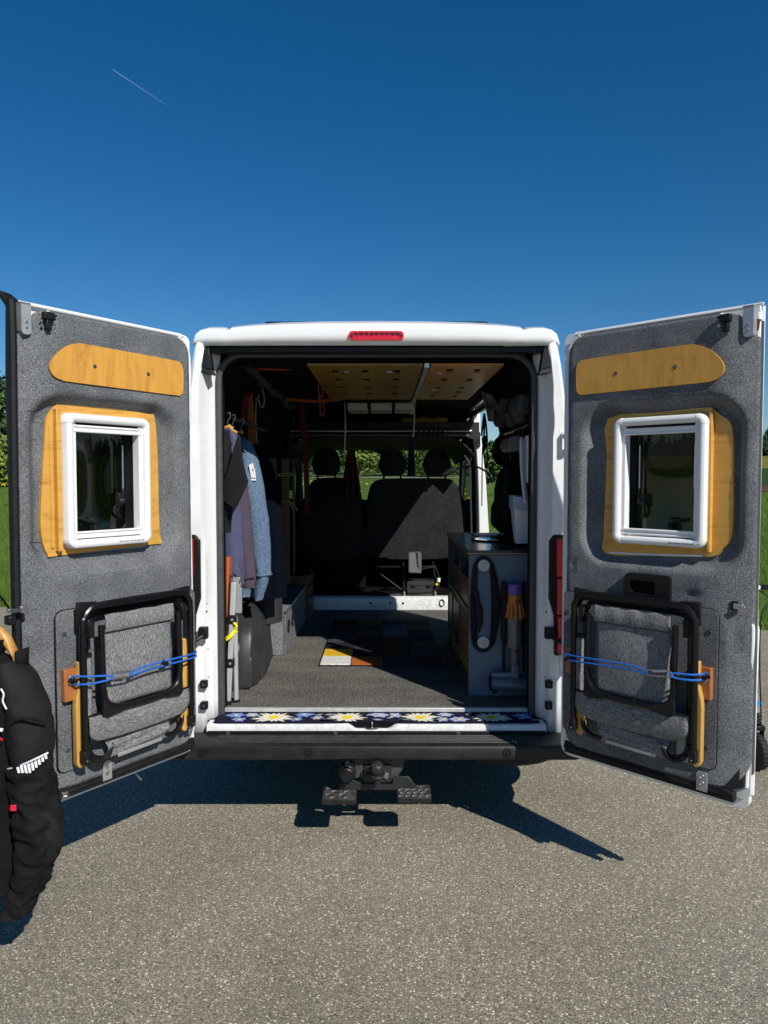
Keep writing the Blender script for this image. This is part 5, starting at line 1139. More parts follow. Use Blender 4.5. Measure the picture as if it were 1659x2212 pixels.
ht = thing('round_pan', 'round dark pan hanging in front of the tin cans', 'pan', (.78, 1.12, 1.88))
MB().lathe([(.02, 0), (.085, .004), (.10, .03), (.10, .036), (.08, .012), (0, .012)], (0, 0, 0), (-.8, -.6, 0), 26).build('pan_dish', black_metal, ht, smooth=40); MB().bar((0, 0, -.09), (0, 0, -.24), .022, .008, (0, 1, 0)).build('pan_handle', blackp, ht)
MB().tube([(.80, .25, 2.0), (.80, 1.45, 2.0)], .008, 8).build('wall_rail', alu, van)
for x, y, z, l in ((.795, .60, 2.0, .12), (.795, .75, 2.0, .15), (.795, .9, 2.0, .1), (.79, 1.0, 2.0, .2)):
    MB().tube(crom([(x, y, z), (x - .012, y, z - l * .4), (x - .004, y, z - l)], 4), .003, 6).build('rail_hook', steel, van)
cl = thing('cloth_bag', 'pale cotton pouch printed with dark letters hanging by the side door', 'bag', tuple(A(1062, 890, 1.30)))
MB().grid(lambda a, b: ((a - .5) * .13 * (1.0 - .25 * b) + .03 * b, .02 * math.sin(a * 6) + .01 * math.sin(b * 7), .14 - .20 * b - .05 * a * (1 - b)), 10, 10).build('pouch', pm('unbleached_cotton', (.22, .21, .19), .9, var=.1), cl, smooth=60, solid=.01)
text_mesh('pouch_print', 'sp', .07, rubber, cl, Matrix.Translation((-.01, -.032, .045)) @ Matrix.Rotation(PI / 2, 4, 'X'), .001)
sl = thing('strap_bundle', 'black straps with buckle dangling in the side door opening', 'strap', tuple(A(1046, 905, 1.7)))
for k, dx in enumerate((-.012, .0, .014)):
    MB().tube(crom([(0, 0, .04), (dx, 0, -.05), (dx * 1.6, 0, -.12 - .02 * k)], 4), .007, 6).build('strap', rubber, sl)
MB().box(-.012, .012, -.008, .008, -.22, -.12).build('buckle', blackp, sl, bevel=.004); MB().tube([(-.012, 0, -.2), (-.014, 0, -.62)], .004, 6).tube([(.006, 0, -.12), (.035, 0, -.30)], .006, 6).build('tail', rubber, sl)
ln = thing('gooseneck_lamp', 'black gooseneck lamp reaching in front of the cab pillar', 'lamp', tuple(A(1062, 1026, 2.2)))
MB().tube(crom([(0, 0, -.05), (-.01, 0, 0), (-.09, .1, .06), (-.18, .2, .07), (-.25, .25, .05)], 5), .008, 7).build('neck', blackp, ln); MB().tube(crom([(-.25, .25, .055), (-.30, .25, .03), (-.36, .25, .01), (-.40, .25, .01)], 4), [.014, .018, .022, .024, .026, .026, .024, .02, .016, .012, .010, .008, .006], 8, flat=.45).build('lamp_head', blackp, ln)
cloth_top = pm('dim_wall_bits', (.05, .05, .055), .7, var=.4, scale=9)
for k in range(9):
    R = random.Random(k + 3); x = .735 + R.uniform(-.02, .04); y = .30 + .11 * k; z = 2.08 + R.uniform(-.02, .07)
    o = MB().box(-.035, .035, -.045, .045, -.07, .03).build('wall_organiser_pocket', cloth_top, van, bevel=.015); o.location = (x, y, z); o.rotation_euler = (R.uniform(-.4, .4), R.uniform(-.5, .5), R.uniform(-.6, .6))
# blankets on the shelf over the cab
for k, (x0, x1, z, col, lb) in enumerate(((.16, .56, 2.215, (.16, .13, .02), 'folded mustard blanket on the shelf above the cab'), (.15, .58, 2.165, (.05, .045, .05), 'folded dark blanket under the mustard one on the cab shelf'))):
    t = MB(); t.grid(lambda a, b: (x0 + (x1 - x0) * a, 2.95 + .35 * b, z + .025 * math.sin(PI * b) ** .5 + .006 * math.sin(a * 17 + k)), 20, 8)
    tag(t.build('folded_blanket', pm('blanket_%d' % k, col, .95, var=.3), smooth=60, solid=.04), lb, 'blanket', 'blankets on the cab shelf')
# ------------------------------------------------------------------ left side of the van
# felt-covered wheel box with aluminium corners
wb = thing('wheel_arch_box', 'grey felt covered wheel arch box with aluminium corner trims', 'box', (-.76, 1.83, FZ))
MB().box(-.13, .112, -.59, .62, 0, .288).build('felt_body', box_felt, wb, bevel=.004)
MB().box(.100, .1165, -.5945, -.575, 0, .2885).box(.112, .1165, -.5945, .62, .272, .2925).box(-.13, .1165, -.5945, -.578, .275, .2925).build('corner_trim', alu, wb, bevel=.002)
for y in (-.46, -.25): MB().lathe([(.045, 0), (.045, .006), (.036, .009), (.034, .003), (0, .003)], (.112, y, .17), (1, 0, 0), 22).build('vent_ring', rubber, wb)
for z in (.06, .22): MB().lathe([(.005, 0), (.005, .003)], (.108, -.5945, z), (0, -1, 0), 8).build('rivet', alu_dull, wb)
# wooden crate behind the box
cr8 = thing('slatted_crate', 'dark slatted wooden crate behind the wheel arch box', 'crate', (-.70, 2.62, FZ))
slat_w = wood('dark_crate_wood', (.11, .065, .03), (.07, .04, .018), (1, .4, 3))
for k in range(4):
    MB().box(.075, .09, -.17, .17, .01 + k * .095, .085 + k * .095).build('slat', slat_w, cr8, bevel=.002); MB().box(-.12, .075, -.185, -.17, .01 + k * .095, .085 + k * .095).build('slat', slat_w, cr8, bevel=.002)
MB().box(.06, .0745, -.169, -.14, 0, .38).box(.06, .0745, .14, .169, 0, .38).build('corner_post', slat_w, cr8)
MB().box(-.12, .06, -.169, .169, 0, .01).build('base', slat_w, cr8)
# slumped dark vinyl bag against the wall
bag_m = pm('charcoal_vinyl', (.030, .030, .031), .45, var=.25, scale=8, bump=.35, bscale=14)
vb = thing('vinyl_bag', 'slumped charcoal vinyl bag standing on the carpet beside the folded table', 'bag', (-.80, .72, FZ))
rows = []
for z, x1, y0, y1 in ((0, .088, -.28, .36), (.04, .100, -.29, .40), (.16, .096, -.275, .42), (.28, .086, -.255, .42), (.345, .070, -.20, .40), (.40, .035, -.06, .34), (.41, .0, .02, .26)):
    ring = [(-.06, y0 + .03), (-.02, y0), (x1 - .055, y0), (x1 - .025, y0 + .02), (x1 - .008, y0 + .12), (x1, (y0 + y1) / 2), (x1 - .01, y1 - .08), (x1 - .05, y1), (-.02, y1), (-.06, y1 - .05)]
    rows.append([p + Vector((.020 * noise.noise(p * 8) + .008 * noise.noise(p * 26), .018 * noise.noise(p * 7 + Vector((3, 1, 2))), 0)) for p in crom([Vector((a, b, z)) for a, b in ring], 4, True)])
MB().loft(rows).build('bag_body', bag_m, vb, smooth=50)
MB().tube(crom([(.060, -.24, .02), (.066, -.235, .16), (.050, -.20, .28), (.02, -.12, .36)], 5), .005, 6).tube(crom([(.095, -.10, .02), (.088, -.08, .18), (.066, -.06, .30), (.03, -.04, .36)], 5), .005, 6).build('seam', bag_m, vb)
MB().grid(lambda a, b: (.012 + .055 * a, -.282 + .004 * math.sin(b * 4) + .02 * b, .01 + .17 * b), 4, 6).build('patch_pocket', pm('charcoal_patch', (.038, .038, .04), .5, var=.2), vb, solid=.004)
rl = thing('rolled_mat', 'dark rolled mat standing behind the vinyl bag', 'mat', (-.74, 1.02, .80))
MB().lathe([(.07, 0), (.10, .01), (.105, .30), (.095, .31), (.0, .31)], (0, 0, 0), (0, 0, 1), 24).build('roll', pm('dark_foam', (.020, .020, .021), .8, var=.2), rl, smooth=40); MB().tube([(.02 * t * math.cos(4 * t) + .01, .02 * t * math.sin(4 * t), .312) for t in [i * .12 for i in range(36)]], .004, 5).build('roll_spiral', rubber, rl)
# folded aluminium table with orange board
ft = thing('folded_table', 'folded camping table, aluminium legs and orange wooden top on edge', 'table', (-.79, .20, FZ))
pa, pb = A(505, 1258, .18), A(493, 1520, .18); pc, pd = A(508, 1300, .22), A(511, 1518, .22); org = Vector((-.79, .20, FZ))
leg_m = pm('silver_leg_paint', (.50, .50, .50), .4, .2, var=.08)
L1 = MB(); L1.bar(pa - org, pb - org, .026, .020, (0, 1, 0)); L1.build('leg', leg_m, ft, bevel=.003)
L1 = MB(); L1.bar(pc - org, pd - org, .020, .018, (0, 1, 0)); L1.build('leg', leg_m, ft, bevel=.003)
for p in (pb, pd): MB().box(-.018, .016, -.016, .016, -.012, .012).build('foot_cap', rubber, ft, bevel=.003, loc=tuple(p - org + Vector((0, 0, .005))))
for t in (.30, .66): 
    q = pa.lerp(pb, t) - org; MB().box(-.022, .022, -.018, .018, -.022, .022).build('hinge_block', blackp, ft, bevel=.004, loc=tuple(q)); MB().lathe([(.007, 0), (.007, .004)], q + Vector((.004, -.018, 0)), (0, -1, 0), 8).build('rivet', alu_dull, ft)
q0, q1 = A(494, 1203, .24), A(487, 1372, .24)
MB().bar(q0 - org, q1 - org, .028, .10, (0, 1, 0)).build('table_top', orange_wood, ft, bevel=.004)
MB().tube(crom([pa - org + Vector((-.01, .0, .0)), pa - org + Vector((0, .0, .06)), pa - org + Vector((.022, .02, .085)), pa - org + Vector((.04, .02, .05)), pa - org + Vector((.03, .01, 0))], 5), .003, 7).build('bracket_wire', grey_rubber, ft); MB().box(.0, .05, .0, .02, .60, .655).box(.02, .055, .0, .015, .47, .60).build('end_bracket', alu_dull, ft, bevel=.002)
MB().sph(A(510, 1400, .24) - org, (.018, .02, .035), 12, 8).build('grey_knob', alu_dull, ft)
yc = thing('yellow_cord', 'bright yellow cord tied round the folded table', 'cord', tuple(A(490, 1370, .15)))
ym = pm('yellow_cord_sheath', (.80, .66, .01), .6, var=.2, scale=200)
og = A(490, 1370, .15)
for k in range(2):
    MB().tube(crom([A(471, 1383 + 4 * k, .16) - og, A(492, 1376 + 5 * k, .140) - og, A(505, 1362 + 6 * k, .16) - og, A(509, 1350 + 3 * k, .17) - og, A(506, 1343, .20) - og], 5), .0055, 7).build('strand', ym, yc)
MB().tube(crom([A(505, 1345, .165) - og, A(511, 1353, .16) - og, A(506, 1362, .165) - og, A(512, 1366, .17) - og], 4), .007, 7).build('knot', ym, yc)
gbx = thing('fabric_basket', 'grey woven fabric basket behind the orange table top', 'basket', tuple(A(478, 1280, .45)))
MB().loft([[Vector((x * k, y * k, z)) for x, y in rrect(-.06, .03, -.08, .12, .01, 3)] for z, k in ((0, .92), (.30, 1.0))]).build('basket_wall', chair_fab, gbx); MB().tube([Vector((x * 1.02, y * 1.02, .30)) for x, y in rrect(-.06, .03, -.08, .12, .01, 3)], .008, 6, closed=True).build('rim', alu_dull, gbx)
# clothes rail with hung garments
MB().tube([(-.79, .30, 2.02), (-.79, 1.3, 2.02)], .010, 10).build('clothes_rail', grey_rubber, van)
def cloth(rings, folds, amp, seed, n=30, wr=.006, sub=4):
    """hanging sleeve or torso: rings of (x, y, z, half-width, half-depth) with folds that run down the cloth"""
    out = []; P = crom([Vector(r[:3]) for r in rings], sub); W = crom([Vector((r[3], r[4], 0)) for r in rings], sub)
    for i, (p, w) in enumerate(zip(P, W)):
        t = i / (len(P) - 1); r = []
        for k in range(n):
            a = 2 * PI * k / n
            f = 1 + amp * (.35 + t) * math.sin(folds * a + seed + 1.2 * math.sin(3 * t + seed)) + amp * .7 * noise.noise(Vector((math.cos(a) * 2, math.sin(a) * 2, t * 5 + seed)))
            q = p + Vector((w.x * math.cos(a), w.y * math.sin(a), 0))
            cr_ = .5 * noise.noise(Vector((q.x * 22, q.y * 22, q.z * 13 + seed))) + 1.1 * (.35 - abs(noise.noise(Vector((q.x * 12 + q.z * 14, q.y * 16, q.z * 24 + seed))))) + .6 * (.3 - abs(noise.noise(Vector((q.x * 20 - q.z * 22, q.y * 24, q.z * 9 + seed * 2)))))
            f += wr * cr_ / max(.02, min(w.x, w.y))
            r.append(p + Vector((w.x * math.cos(a) * f, w.y * math.sin(a) * f, .006 * noise.noise(Vector((a, t * 3, seed))))))
        out.append(r)
    m = MB(); m.loft(out); return m
def hp(px, py, Y, hw, hd): p = A(px, py, Y); return (p.x, p.y, p.z, hw, hd)
denim = felt('blue_melange_shirt', (.065, .10, .16), (.10, .15, .23), (.16, .22, .31), 190, .0, .2, stretch=(1, 1, .5)); lilac = pm('violet_blue_jacket', (.062, .064, .135), .85, var=.12, scale=9, bump=.15, bscale=30); plum = pm('plum_shirt', (.060, .043, .068), .85, var=.12, scale=9, bump=.15, bscale=30); blackcloth = pm('black_softshell', (.013, .013, .0135), .85, var=.15, scale=12, spec=.15); navyc = pm('navy_cloth', (.003, .004, .009), .95, var=.2, spec=.05)
hang_w = wood('hanger_wood', (.50, .24, .06), (.38, .17, .04), (3, 3, 3))
def hanger(px, py, Y, lab):
    p = A(px, py, Y); t = thing('clothes_hanger', lab, 'hanger', (-.79, Y, 2.02), 0, 'wooden hangers on the clothes rail')
    e = p - Vector((-.79, Y, 2.02))
    MB().tube(crom([(0, 0, .012), (.012, 0, .016), (.014, 0, -.005), (0, 0, -.03), (0, 0, -.055)], 4), .0028, 6).build('hook', steel, t)
    MB().tube(crom([(-.12, 0, e.z - .01), (-.06, 0, e.z * .6 - .03), (0, 0, -.055), (e.x * .5, 0, e.z * .5 - .03), (e.x, 0, e.z)], 4), .007, 8, flat=.7).build('arm', hang_w, t)
    return t
hanger(523, 938, .52, 'wooden hanger carrying the blue melange shirt'); hanger(494, 918, .28, 'wooden hanger carrying the violet blue jacket'); hanger(512, 935, .16, 'wooden hanger carrying the black jacket')
sh = thing('blue_shirt', 'blue melange long sleeved shirt with white print hanging on the rail', 'shirt', (0, 0, 0))
cloth([hp(512, 945, .56, .045, .03), hp(515, 980, .56, .075, .045), hp(520, 1080, .58, .088, .05), hp(524, 1180, .58, .09, .05), hp(524, 1262, .58, .085, .045), hp(520, 1288, .58, .084, .045)], 7, .06, 2).build('shirt_body', denim, sh, smooth=60)
cloth([hp(528, 950, .54, .028, .03), hp(534, 985, .52, .054, .05), hp(543, 1050, .50, .068, .06), hp(552, 1120, .50, .072, .06), hp(560, 1190, .50, .064, .052), hp(566, 1232, .50, .050, .044), hp(568, 1242, .50, .050, .044)], 5, .07, 4).build('sleeve', denim, sh, smooth=60)
cloth([hp(569, 1240, .50, .036, .034), hp(562, 1275, .50, .030, .03), hp(558, 1296, .50, .022, .026)], 5, .05, 4).build('shirt_tail', denim, sh, smooth=60)
pw = pm('white_print', (.75, .75, .75), .8, var=.1)
MB().plate([(p.x, p.z) for p in (A(538, 1005, .445), A(546, 1000, .445), A(551, 1015, .445), A(553, 1032, .445), A(543, 1032, .445))], .438, .446, 'y', [[(p.x, p.z) for p in (A(545, 1012, .445), A(548, 1012, .445), A(548, 1018, .445), A(545, 1018, .445))]]).build('print', pw, sh, smooth=0); MB().plate([(p.x, p.z) for p in (A(543, 1034, .445), A(553, 1034, .445), A(553, 1038, .445), A(543, 1038, .445))], .438, .446, 'y').build('print', pw, sh, smooth=0)
MB().tube(crom([A(516, 948, .49), A(520, 960, .47), A(530, 975, .47), A(540, 978, .49)], 4), .006, 6).build('hood_seam', denim, sh)
vj = thing('violet_jacket', 'violet blue soft jacket hanging between black jacket and blue shirt', 'jacket', (0, 0, 0))
cloth([hp(489, 925, .30, .03, .03), hp(492, 950, .30, .055, .04), hp(491, 1010, .30, .062, .045), hp(494, 1100, .30, .062, .045), hp(499, 1180, .30, .060, .045), hp(503, 1232, .30, .056, .042), hp(505, 1262, .30, .052, .04)], 5, .05, 1).build('jacket_body', lilac, vj, smooth=60)
cloth([hp(498, 928, .26, .022, .02), hp(503, 950, .25, .030, .03), hp(502, 990, .25, .030, .03), hp(498, 1040, .25, .030, .03)], 4, .06, 6).build('sleeve', lilac, vj, smooth=60)
ps = thing('plum_shirt', 'plum coloured shirt with cuff hanging beside the blue shirt', 'shirt', (0, 0, 0))
cloth([hp(510, 985, .38, .03, .03), hp(515, 1040, .38, .046, .04), hp(521, 1120, .38, .052, .042), hp(528, 1200, .38, .050, .04), hp(533, 1245, .38, .045, .036), hp(535, 1270, .38, .038, .034)], 5, .06, 3).build('shirt_sleeve', plum, ps, smooth=60)
MB().tube([A(512, 1247, .335), A(530, 1250, .33), A(553, 1244, .345)], .004, 6).build('cuff_seam', plum, ps)
bj = thing('black_jacket', 'black softshell jacket whose sleeve is folded towards the door', 'jacket', (0, 0, 0))
bpts = [(516, 936), (506, 968), (494, 1005), (480, 1042), (470, 1066), (490, 1083), (511, 1098), (520, 1078), (537, 1041), (527, 1008), (522, 975), (520, 945)]
def bplate(y0, y1):
    m = MB(); m.plate([(A(px, py, .12).x, A(px, py, .12).z) for px, py in bpts], y0, y1, 'y')
    m.v = [Vector((v.x, v.y + .9 * (v.x + .715) ** 2 * 3 - .03 * (1.95 - v.z), v.z)) for v in m.v]; return m
bplate(.10, .135).build('folded_sleeve', blackcloth, bj, bevel=.010, seg=3)
MB().tube([A(471, 1068, .105), A(490, 1085, .09), A(510, 1099, .095)], .004, 6).build('cuff_hem', blackcloth, bj)
cloth([hp(478, 930, .17, .04, .03), hp(474, 1000, .17, .06, .04), hp(474, 1100, .18, .06, .04), hp(476, 1150, .18, .05, .035)], 5, .05, 8).build('jacket_body', blackcloth, bj, smooth=60)
MB().box(-.012, .012, -.004, .004, -.008, .008).build('orange_tab', pm('orange_tab', (.75, .22, .02), .6), bj, loc=tuple(A(474, 915, .10)))
nc = thing('navy_garment', 'dark navy garment hanging behind the blue shirt', 'shirt', (0, 0, 0))
cloth([hp(540, 960, .80, .05, .04), hp(560, 1010, .80, .08, .05), hp(575, 1100, .80, .085, .05), hp(585, 1200, .80, .08, .05), hp(590, 1290, .80, .075, .05)], 6, .06, 9).build('body', navyc, nc, smooth=60)
# boards tied upright to the wall
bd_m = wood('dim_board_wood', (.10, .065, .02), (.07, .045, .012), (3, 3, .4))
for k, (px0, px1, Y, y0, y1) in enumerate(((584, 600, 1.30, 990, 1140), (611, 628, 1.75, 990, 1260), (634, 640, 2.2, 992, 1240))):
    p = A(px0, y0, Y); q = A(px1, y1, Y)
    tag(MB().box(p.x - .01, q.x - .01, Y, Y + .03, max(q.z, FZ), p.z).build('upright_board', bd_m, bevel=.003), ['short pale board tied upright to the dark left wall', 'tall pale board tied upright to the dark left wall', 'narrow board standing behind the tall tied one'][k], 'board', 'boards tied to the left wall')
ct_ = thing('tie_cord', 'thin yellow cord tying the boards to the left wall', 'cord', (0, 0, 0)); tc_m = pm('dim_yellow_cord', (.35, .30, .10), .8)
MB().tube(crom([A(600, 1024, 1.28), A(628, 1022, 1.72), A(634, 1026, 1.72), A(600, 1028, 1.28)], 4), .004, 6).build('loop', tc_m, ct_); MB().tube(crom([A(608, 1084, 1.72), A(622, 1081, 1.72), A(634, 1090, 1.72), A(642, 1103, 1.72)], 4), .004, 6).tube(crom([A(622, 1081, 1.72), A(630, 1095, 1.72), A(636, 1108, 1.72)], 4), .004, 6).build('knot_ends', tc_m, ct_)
# straps and cords under the ceiling
str_o = pm('orange_strap', (.30, .07, .01), .75, var=.2, scale=40); str_r = pm('red_orange_strap', (.10, .012, .005), .8, var=.2)
def strap(name, label, pts, w, mat, cat='strap'):
    P = crom([A(*p) for p in pts], 6); m = MB(); d = Vector((0, 0, 1))
    m.loft([[p + Vector((0, -.001, w / 2)), p + Vector((0, -.001, -w / 2)), p + Vector((0, .001, -w / 2)), p + Vector((0, .001, w / 2))] if w < .04 else [p + Vector((w / 2, 0, 0)), p + Vector((-w / 2, 0, 0)), p + Vector((-w / 2, .002, 0)), p + Vector((w / 2, .002, 0))] for p in P])
    return tag(m.build(name, mat), label, cat)
strap('ceiling_strap', 'orange webbing strap slung across the ceiling near the rear header', [(556, 795, .55), (620, 796, .6), (690, 786, .7)], .022, str_o)
strap('ceiling_strap', 'orange webbing strap slung across the ceiling deeper in the van', [(618, 862, 1.5), (680, 867, 1.5), (738, 862, 1.5)], .020, str_o)
strap('hanging_strap', 'broad orange strap hanging down above the blue shirt', [(533, 800, .9), (540, 880, .9), (545, 958, .9)], .045, str_o)
strap('hanging_strap', 'dark red strap hanging from the left ceiling corner', [(528, 800, .8), (530, 860, .8), (527, 905, .8)], .042, str_r)
strap('long_strap', 'long red brown strap running down to the wall boards', [(650, 870, 2.2), (658, 950, 2.2), (662, 1030, 2.2), (663, 1110, 2.2)], .041, str_r)
oc = thing('orange_cord', 'thin orange cord looped over the ceiling straps', 'cord', (0, 0, 0))
MB().tube(crom([A(692, 788, 1.0), A(688, 840, 1.0), A(690, 862, 1.0), A(693, 896, 1.0), A(700, 892, 1.0), A(697, 858, 1.0), A(693, 788, 1.0)], 5), .004, 6).build('loop', str_o, oc); MB().sph(A(690, 856, .99), .012, 10, 7).build('knot', str_o, oc)
wc = thing('white_cord', 'thin white speckled cord hanging behind the orange strap', 'cord', (0, 0, 0)); wc_m = pm('grey_white_cord', (.30, .30, .29), .8, var=.4, scale=300)
MB().tube(crom([A(555, 832, 1.1), A(552, 900, 1.1), A(554, 940, 1.1), A(557, 968, 1.1)], 5), .0045, 6).tube(crom([A(556, 830, 1.1), A(560, 870, 1.1), A(567, 880, 1.1), A(571, 862, 1.1), A(565, 834, 1.1)], 5), .0045, 6).build('strands', wc_m, wc)
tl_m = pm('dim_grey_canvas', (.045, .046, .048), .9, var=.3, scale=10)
for k in range(7):
    R = random.Random(50 + k); p = A(540 + 14 * k, 800 + 12 * k, .55 + .22 * k)
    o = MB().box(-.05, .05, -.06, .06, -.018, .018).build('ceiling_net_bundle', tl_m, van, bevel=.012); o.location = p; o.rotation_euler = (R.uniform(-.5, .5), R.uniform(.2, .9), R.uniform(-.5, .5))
for (px, y0, y1, Y) in ((744, 855, 990, 2.4), (893, 850, 945, 2.4)):
    MB().tube(crom([A(px, y0, Y), A(px + 2, (y0 + y1) / 2, Y), A(px - 1, y1, Y)], 4), .006, 6).build('ceiling_chain', alu_dull, van)
MB().tube(crom([A(893, 852, 2.35), A(884, 875, 2.35), A(886, 892, 2.35), A(893, 890, 2.35), A(897, 868, 2.35)], 4, True), .006, 6, closed=True).build('carabiner', MATS['brass'] if 'brass' in MATS else pm('brass', (.55, .42, .12), .35, 1.0), van)
# ------------------------------------------------------------------ motorcycle jacket on a hanger at the free edge of the left door
JY = -1.16
jm = pm('black_motorcycle_textile', (.0085, .0085, .009), .85, var=.3, scale=10, bump=.3, bscale=260, speck=(420, .35), spec=.15); jmesh = pm('black_mesh_fabric', (.009, .009, .0095), .7, var=.4, scale=380, bump=.6, bscale=420, spec=.3); reflect = pm('reflective_white', (.78, .78, .78), .45, var=.05); red_t = pm('red_trim', (.62, .015, .025), .55)
def J(px, py, y=JY): return A(px, py, y)
jk = thing('motorcycle_jacket', 'black motorcycle jacket with white reflective stripes hanging at the door edge', 'jacket', tuple(J(-62, 1975)))
jo = J(-62, 1975)
def jr(px, py, hw, hd, y=JY): p = J(px, py, y) - jo; return (p.x, p.y, p.z, hw, hd)
def jb(name, mat, mb, **k): mb.v = [v for v in mb.v]; return mb.build(name, mat, jk, **k)
jb('torso', jm, cloth([jr(-62, 1400, .05, .05), jr(-62, 1425, .13, .075), jr(-62, 1470, .175, .10), jr(-62, 1560, .165, .125), jr(-62, 1680, .155, .13), jr(-62, 1800, .15, .13), jr(-62, 1900, .155, .13), jr(-62, 1925, .15, .125)], 8, .035, 3, 56, .014, 8), smooth=60)
for sg, nm in ((1, 'a'), (-1, 'b')):
    f = lambda x: -62 + sg * (x + 62)
    jb('upper_sleeve', jmesh, cloth([jr(f(18), 1425, .030, .055), jr(f(38), 1465, .058, .075), jr(f(56), 1520, .070, .082), jr(f(64), 1580, .073, .085), jr(f(66), 1635, .068, .080), jr(f(66), 1660, .064, .076)], 4, .03, 2, 48, .006, 8), smooth=60)
    jb('lower_sleeve', jm, cloth([jr(f(66), 1648, .066, .078), jr(f(72), 1700, .066, .078), jr(f(82), 1755, .071, .080), jr(f(86), 1805, .070, .080), jr(f(76), 1860, .062, .072), jr(f(60), 1915, .052, .062), jr(f(44), 1955, .046, .056), jr(f(36), 1970, .046, .056)], 5, .04, 7, 64, .018, 12), smooth=60)
    jb('elbow_panel', jmesh, cloth([jr(f(98), 1740, .030, .060), jr(f(104), 1775, .042, .066), jr(f(105), 1815, .042, .066), jr(f(96), 1855, .032, .058)], 4, .04, 9, 40, .008, 8), smooth=60)
    c1, c2 = J(f(8), 1945, JY - .055) - jo, J(f(54), 1978, JY - .060) - jo
    jb('cuff_strap', jm, MB().bar(c1, c2, .004, .032, (0, 0, 1)), bevel=.002)
    # reflective piping and slanted stripes
    pts = crom([J(f(14), 1662, JY - .045) - jo, J(f(40), 1655, JY - .078) - jo, J(f(75), 1640, JY - .085) - jo, J(f(104), 1626, JY - .055) - jo], 5)
    jb('reflective_piping', reflect, MB().tube(pts, .003, 6))
    for k in range(9):
        t = k / 8; a0 = 38 + 60 * t; p0 = J(f(a0), 1657 - 27 * t, JY - .083 + .022 * t * t) - jo; ln_ = (22 + 8 * math.sin(PI * (t * .8 + .1))) * (1 - .62 * t)
        p1 = J(f(a0 + 6 - 4 * t), 1657 - 27 * t + ln_, JY - .083 + .024 * t * t) - jo
        jb('reflective_stripe', reflect, MB().bar(p0, p1, .0080, .004, (0, 1, 0)), bevel=.001)
    pts = crom([J(f(2), 1488, JY - .088) - jo, J(f(8), 1500, JY - .092) - jo, J(f(6), 1515, JY - .094) - jo, J(f(14), 1532, JY - .094) - jo], 5)
    jb('shoulder_piping', reflect, MB().tube(pts, .0028, 6))
    jb('chest_piping', red_t, MB().tube(crom([J(f(-30), 1592, JY - .128) - jo, J(f(-8), 1594, JY - .118) - jo, J(f(5), 1598, JY - .100) - jo], 4), .004, 6)); jb('chest_stripe', reflect, MB().bar(J(f(-30), 1572, JY - .126) - jo, J(f(6), 1577, JY - .098) - jo, .003, .010))
    jb('red_tab', red_t, MB().box(-.010, .010, -.004, .004, -.010, .010), bevel=.002, loc=tuple(J(f(29), 1745, JY - .078) - jo)); jb('zip_pull', blackp, MB().box(-.003, .003, -.004, .004, -.05, -.01), loc=tuple(J(f(30), 1752, JY - .078) - jo))
    jb('shoulder_seam', jm, MB().tube(crom([J(f(12), 1600, JY - .06) - jo, J(f(20), 1570, JY - .088) - jo, J(f(42), 1553, JY - .098) - jo, J(f(70), 1553, JY - .09) - jo, J(f(100), 1562, JY - .05) - jo], 5), .004, 6)); jb('chest_pad', red_t if 0 else jm, MB().sph(J(f(-18), 1640, JY - .11) - jo, (.03, .02, .04), 10, 7))
jb('collar', jm, MB().loft([[Vector((1, 1, 0)) * 0 + (J(-62, 1405) - jo) + Vector((w * math.cos(a) , .075 * math.sin(a), dz + .012 * math.cos(2 * a))) for a in [2 * PI * i / 24 for i in range(24)]] for w, dz in ((.09, -.05), (.115, .0), (.125, .03), (.115, .03), (.10, -.01))], caps=False), smooth=60)
jb('collar_flap', jm, MB().add([J(33, 1408, JY - .02) - jo, J(62, 1398, JY + .02) - jo, J(61, 1432, JY + .03) - jo, J(52, 1452, JY + .02) - jo, J(36, 1436, JY - .02) - jo], [(0, 1, 2, 3, 4)]), solid=.006)
jb('front_zip', blackp, MB().tube([J(-62, 1440, JY - .112) - jo, J(-62, 1560, JY - .13) - jo, J(-62, 1900, JY - .136) - jo], .006, 6))
hg = thing('coat_hanger', 'varnished wooden coat hanger inside the motorcycle jacket', 'hanger', tuple(J(-62, 1330)))
ho = J(-62, 1330)
for sg in (1, -1):
    f = lambda x: -62 + sg * (x + 62)
    MB().loft([[p + Vector((0, w * math.cos(a), h * math.sin(a))) for a in [2 * PI * i / 10 for i in range(10)]] for p, w, h in ((J(-62, 1352) - ho, .012, .022), (J(f(-20), 1360) - ho, .014, .026), (J(f(8), 1376) - ho, .018, .030), (J(f(22), 1392) - ho, .022, .030), (J(f(34), 1416) - ho, .022, .022))]).build('arm', hang_w, hg, smooth=50)
MB().tube(crom([(0, 0, -.03), (0, 0, .03), (.02, 0, .06), (.05, 0, .05), (.055, 0, .02)], 5), .0035, 6).build('hook', steel, hg)
# cord from hanger to the edge catch of the door
ec = MB().tube(crom([Vector((-.02, 0, .06)) + ho, J(-20, 1270, -1.05), J(25, 1322, -.92)], 4), .004, 6); ec.v = [v - ho for v in ec.v]; ec.build('hanging_loop', rubber, hg)
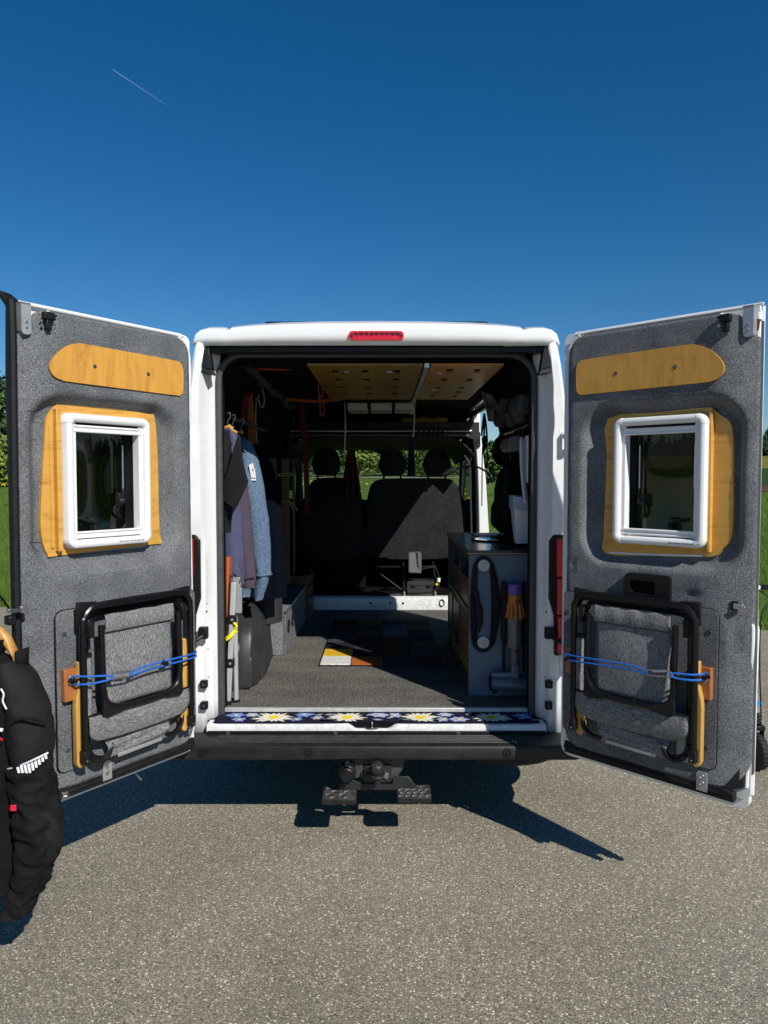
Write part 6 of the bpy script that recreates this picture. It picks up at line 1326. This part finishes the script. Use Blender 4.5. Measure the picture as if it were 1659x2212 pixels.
# ------------------------------------------------------------------ kick scooter parked beyond the right door
sc = thing('kick_scooter', 'black kick scooter with large front tyre parked on the asphalt', 'scooter', (2.185, .68, 0), .10)
sgrey = pm('scooter_silver', (.42, .43, .44), .35, .6, var=.08)
MB().lathe([(.060, -.024), (.085, -.026), (.102, -.020), (.107, -.008), (.107, .008), (.102, .020), (.085, .026), (.060, .024)], (0, 0, .107), (1, 0, 0), 36).build('front_tyre', tyre_m, sc); MB().lathe([(.060, -.018), (.02, -.022), (.02, .022), (.060, .018)], (0, 0, .107), (1, 0, 0), 24).build('front_rim', blackp, sc)
for k in range(26):
    a = 2 * PI * k / 26
    MB().bar((-.018, .1065 * math.cos(a), .107 + .1065 * math.sin(a)), (.018, .1065 * math.cos(a + .12), .107 + .1065 * math.sin(a + .12)), .006, .004, (0, math.cos(a), math.sin(a))).build('tread_block', rubber, sc)
MB().box(-.036, -.028, -.02, .02, .09, .25).box(.028, .036, -.02, .02, .09, .25).box(-.036, .036, -.03, .03, .235, .262).build('fork', blackp, sc, bevel=.004)
m = MB(); rows = [(.030, .262), (.036, .27), (.028, .28), (.036, .29), (.028, .30), (.036, .31), (.028, .32), (.032, .33)]; m.lathe(rows, (0, 0, 0), (0, .10, 1), 18); m.build('steering_boot', rubber, sc)
st_d = Vector((0, .10, 1)).normalized()
MB().tube([st_d * .33, st_d * .445], .030, 18).build('head_tube', sgrey, sc); MB().lathe([(.017, 0), (.017, .004), (.008, .004), (.008, .002), (0, .002)], st_d * .39 + Vector((.004, -.030, 0)), (.1, -1, .1), 18).build('blue_badge', pm('scooter_blue', (.01, .22, .62), .4), sc)
MB().tube([st_d * .445, st_d * .84], .0265, 18).build('stem_lower', black_metal, sc); MB().tube([st_d * .84, st_d * .885], .030, 16).build('stem_clamp', sgrey, sc); MB().tube([st_d * .885, st_d * 1.05], .0215, 16).build('stem_upper', black_metal, sc); MB().box(-.02, .02, -.035, .0, 0, .04).build('clamp_lever', blackp, sc, bevel=.006, loc=tuple(st_d * .895))
MB().tube([st_d * 1.06 + Vector((-.26, 0, 0)), st_d * 1.06 + Vector((.26, 0, 0))], .016, 12).build('handlebar', black_metal, sc)
for sx in (-1, 1):
    MB().tube([st_d * 1.06 + Vector((sx * .15, 0, 0)), st_d * 1.06 + Vector((sx * .275, 0, 0))], .019, 12).build('grip', rubber, sc)
MB().box(-.05, .05, -.018, .012, -.012, .012).build('name_plate', reflect, sc, bevel=.003, loc=tuple(st_d * 1.06 + Vector((.0, -.016, .004))))
MB().tube(crom([st_d * 1.05 + Vector((.05, -.01, 0)), st_d * .98 + Vector((.12, -.02, 0)), st_d * .90 + Vector((.05, -.03, 0)), st_d * .6 + Vector((.035, -.02, 0)), st_d * .36 + Vector((.045, 0, 0)), Vector((.04, .02, .2))], 5), .004, 6).build('brake_cable', rubber, sc)
text_mesh('stem_lettering', 'micro', .058, reflect, sc, Matrix.Translation(st_d * .66 + Vector((.002, -.0275, 0))) @ Matrix.Rotation(-.10, 4, 'X') @ Matrix.Rotation(-PI / 2, 4, 'Y') @ Matrix.Rotation(PI / 2, 4, 'X'), .0008, True)
MB().bar((0, .05, .19), (0, .20, .085), .05, .03).build('neck', black_metal, sc, bevel=.008); MB().box(-.07, .07, .19, .66, .070, .100).build('deck', black_metal, sc, bevel=.012)
MB().lathe([(.05, -.02), (.085, -.02), (.09, 0), (.085, .02), (.05, .02)], (0, .76, .09), (1, 0, 0), 30).build('rear_tyre', tyre_m, sc); MB().lathe([(.05, -.016), (.015, -.02), (.015, .02), (.05, .016)], (0, .76, .09), (1, 0, 0), 20).build('rear_rim', sgrey, sc); MB().grid(lambda a, b: (-.03 + .06 * a, .76 + .105 * math.cos(.6 + 1.9 * b), .09 + .105 * math.sin(.6 + 1.9 * b)), 3, 10).build('mudguard', blackp, sc, solid=.004)
MB().bar((-.03, .25, .07), (-.13, .30, .0), .012, .012).build('kickstand', sgrey, sc)
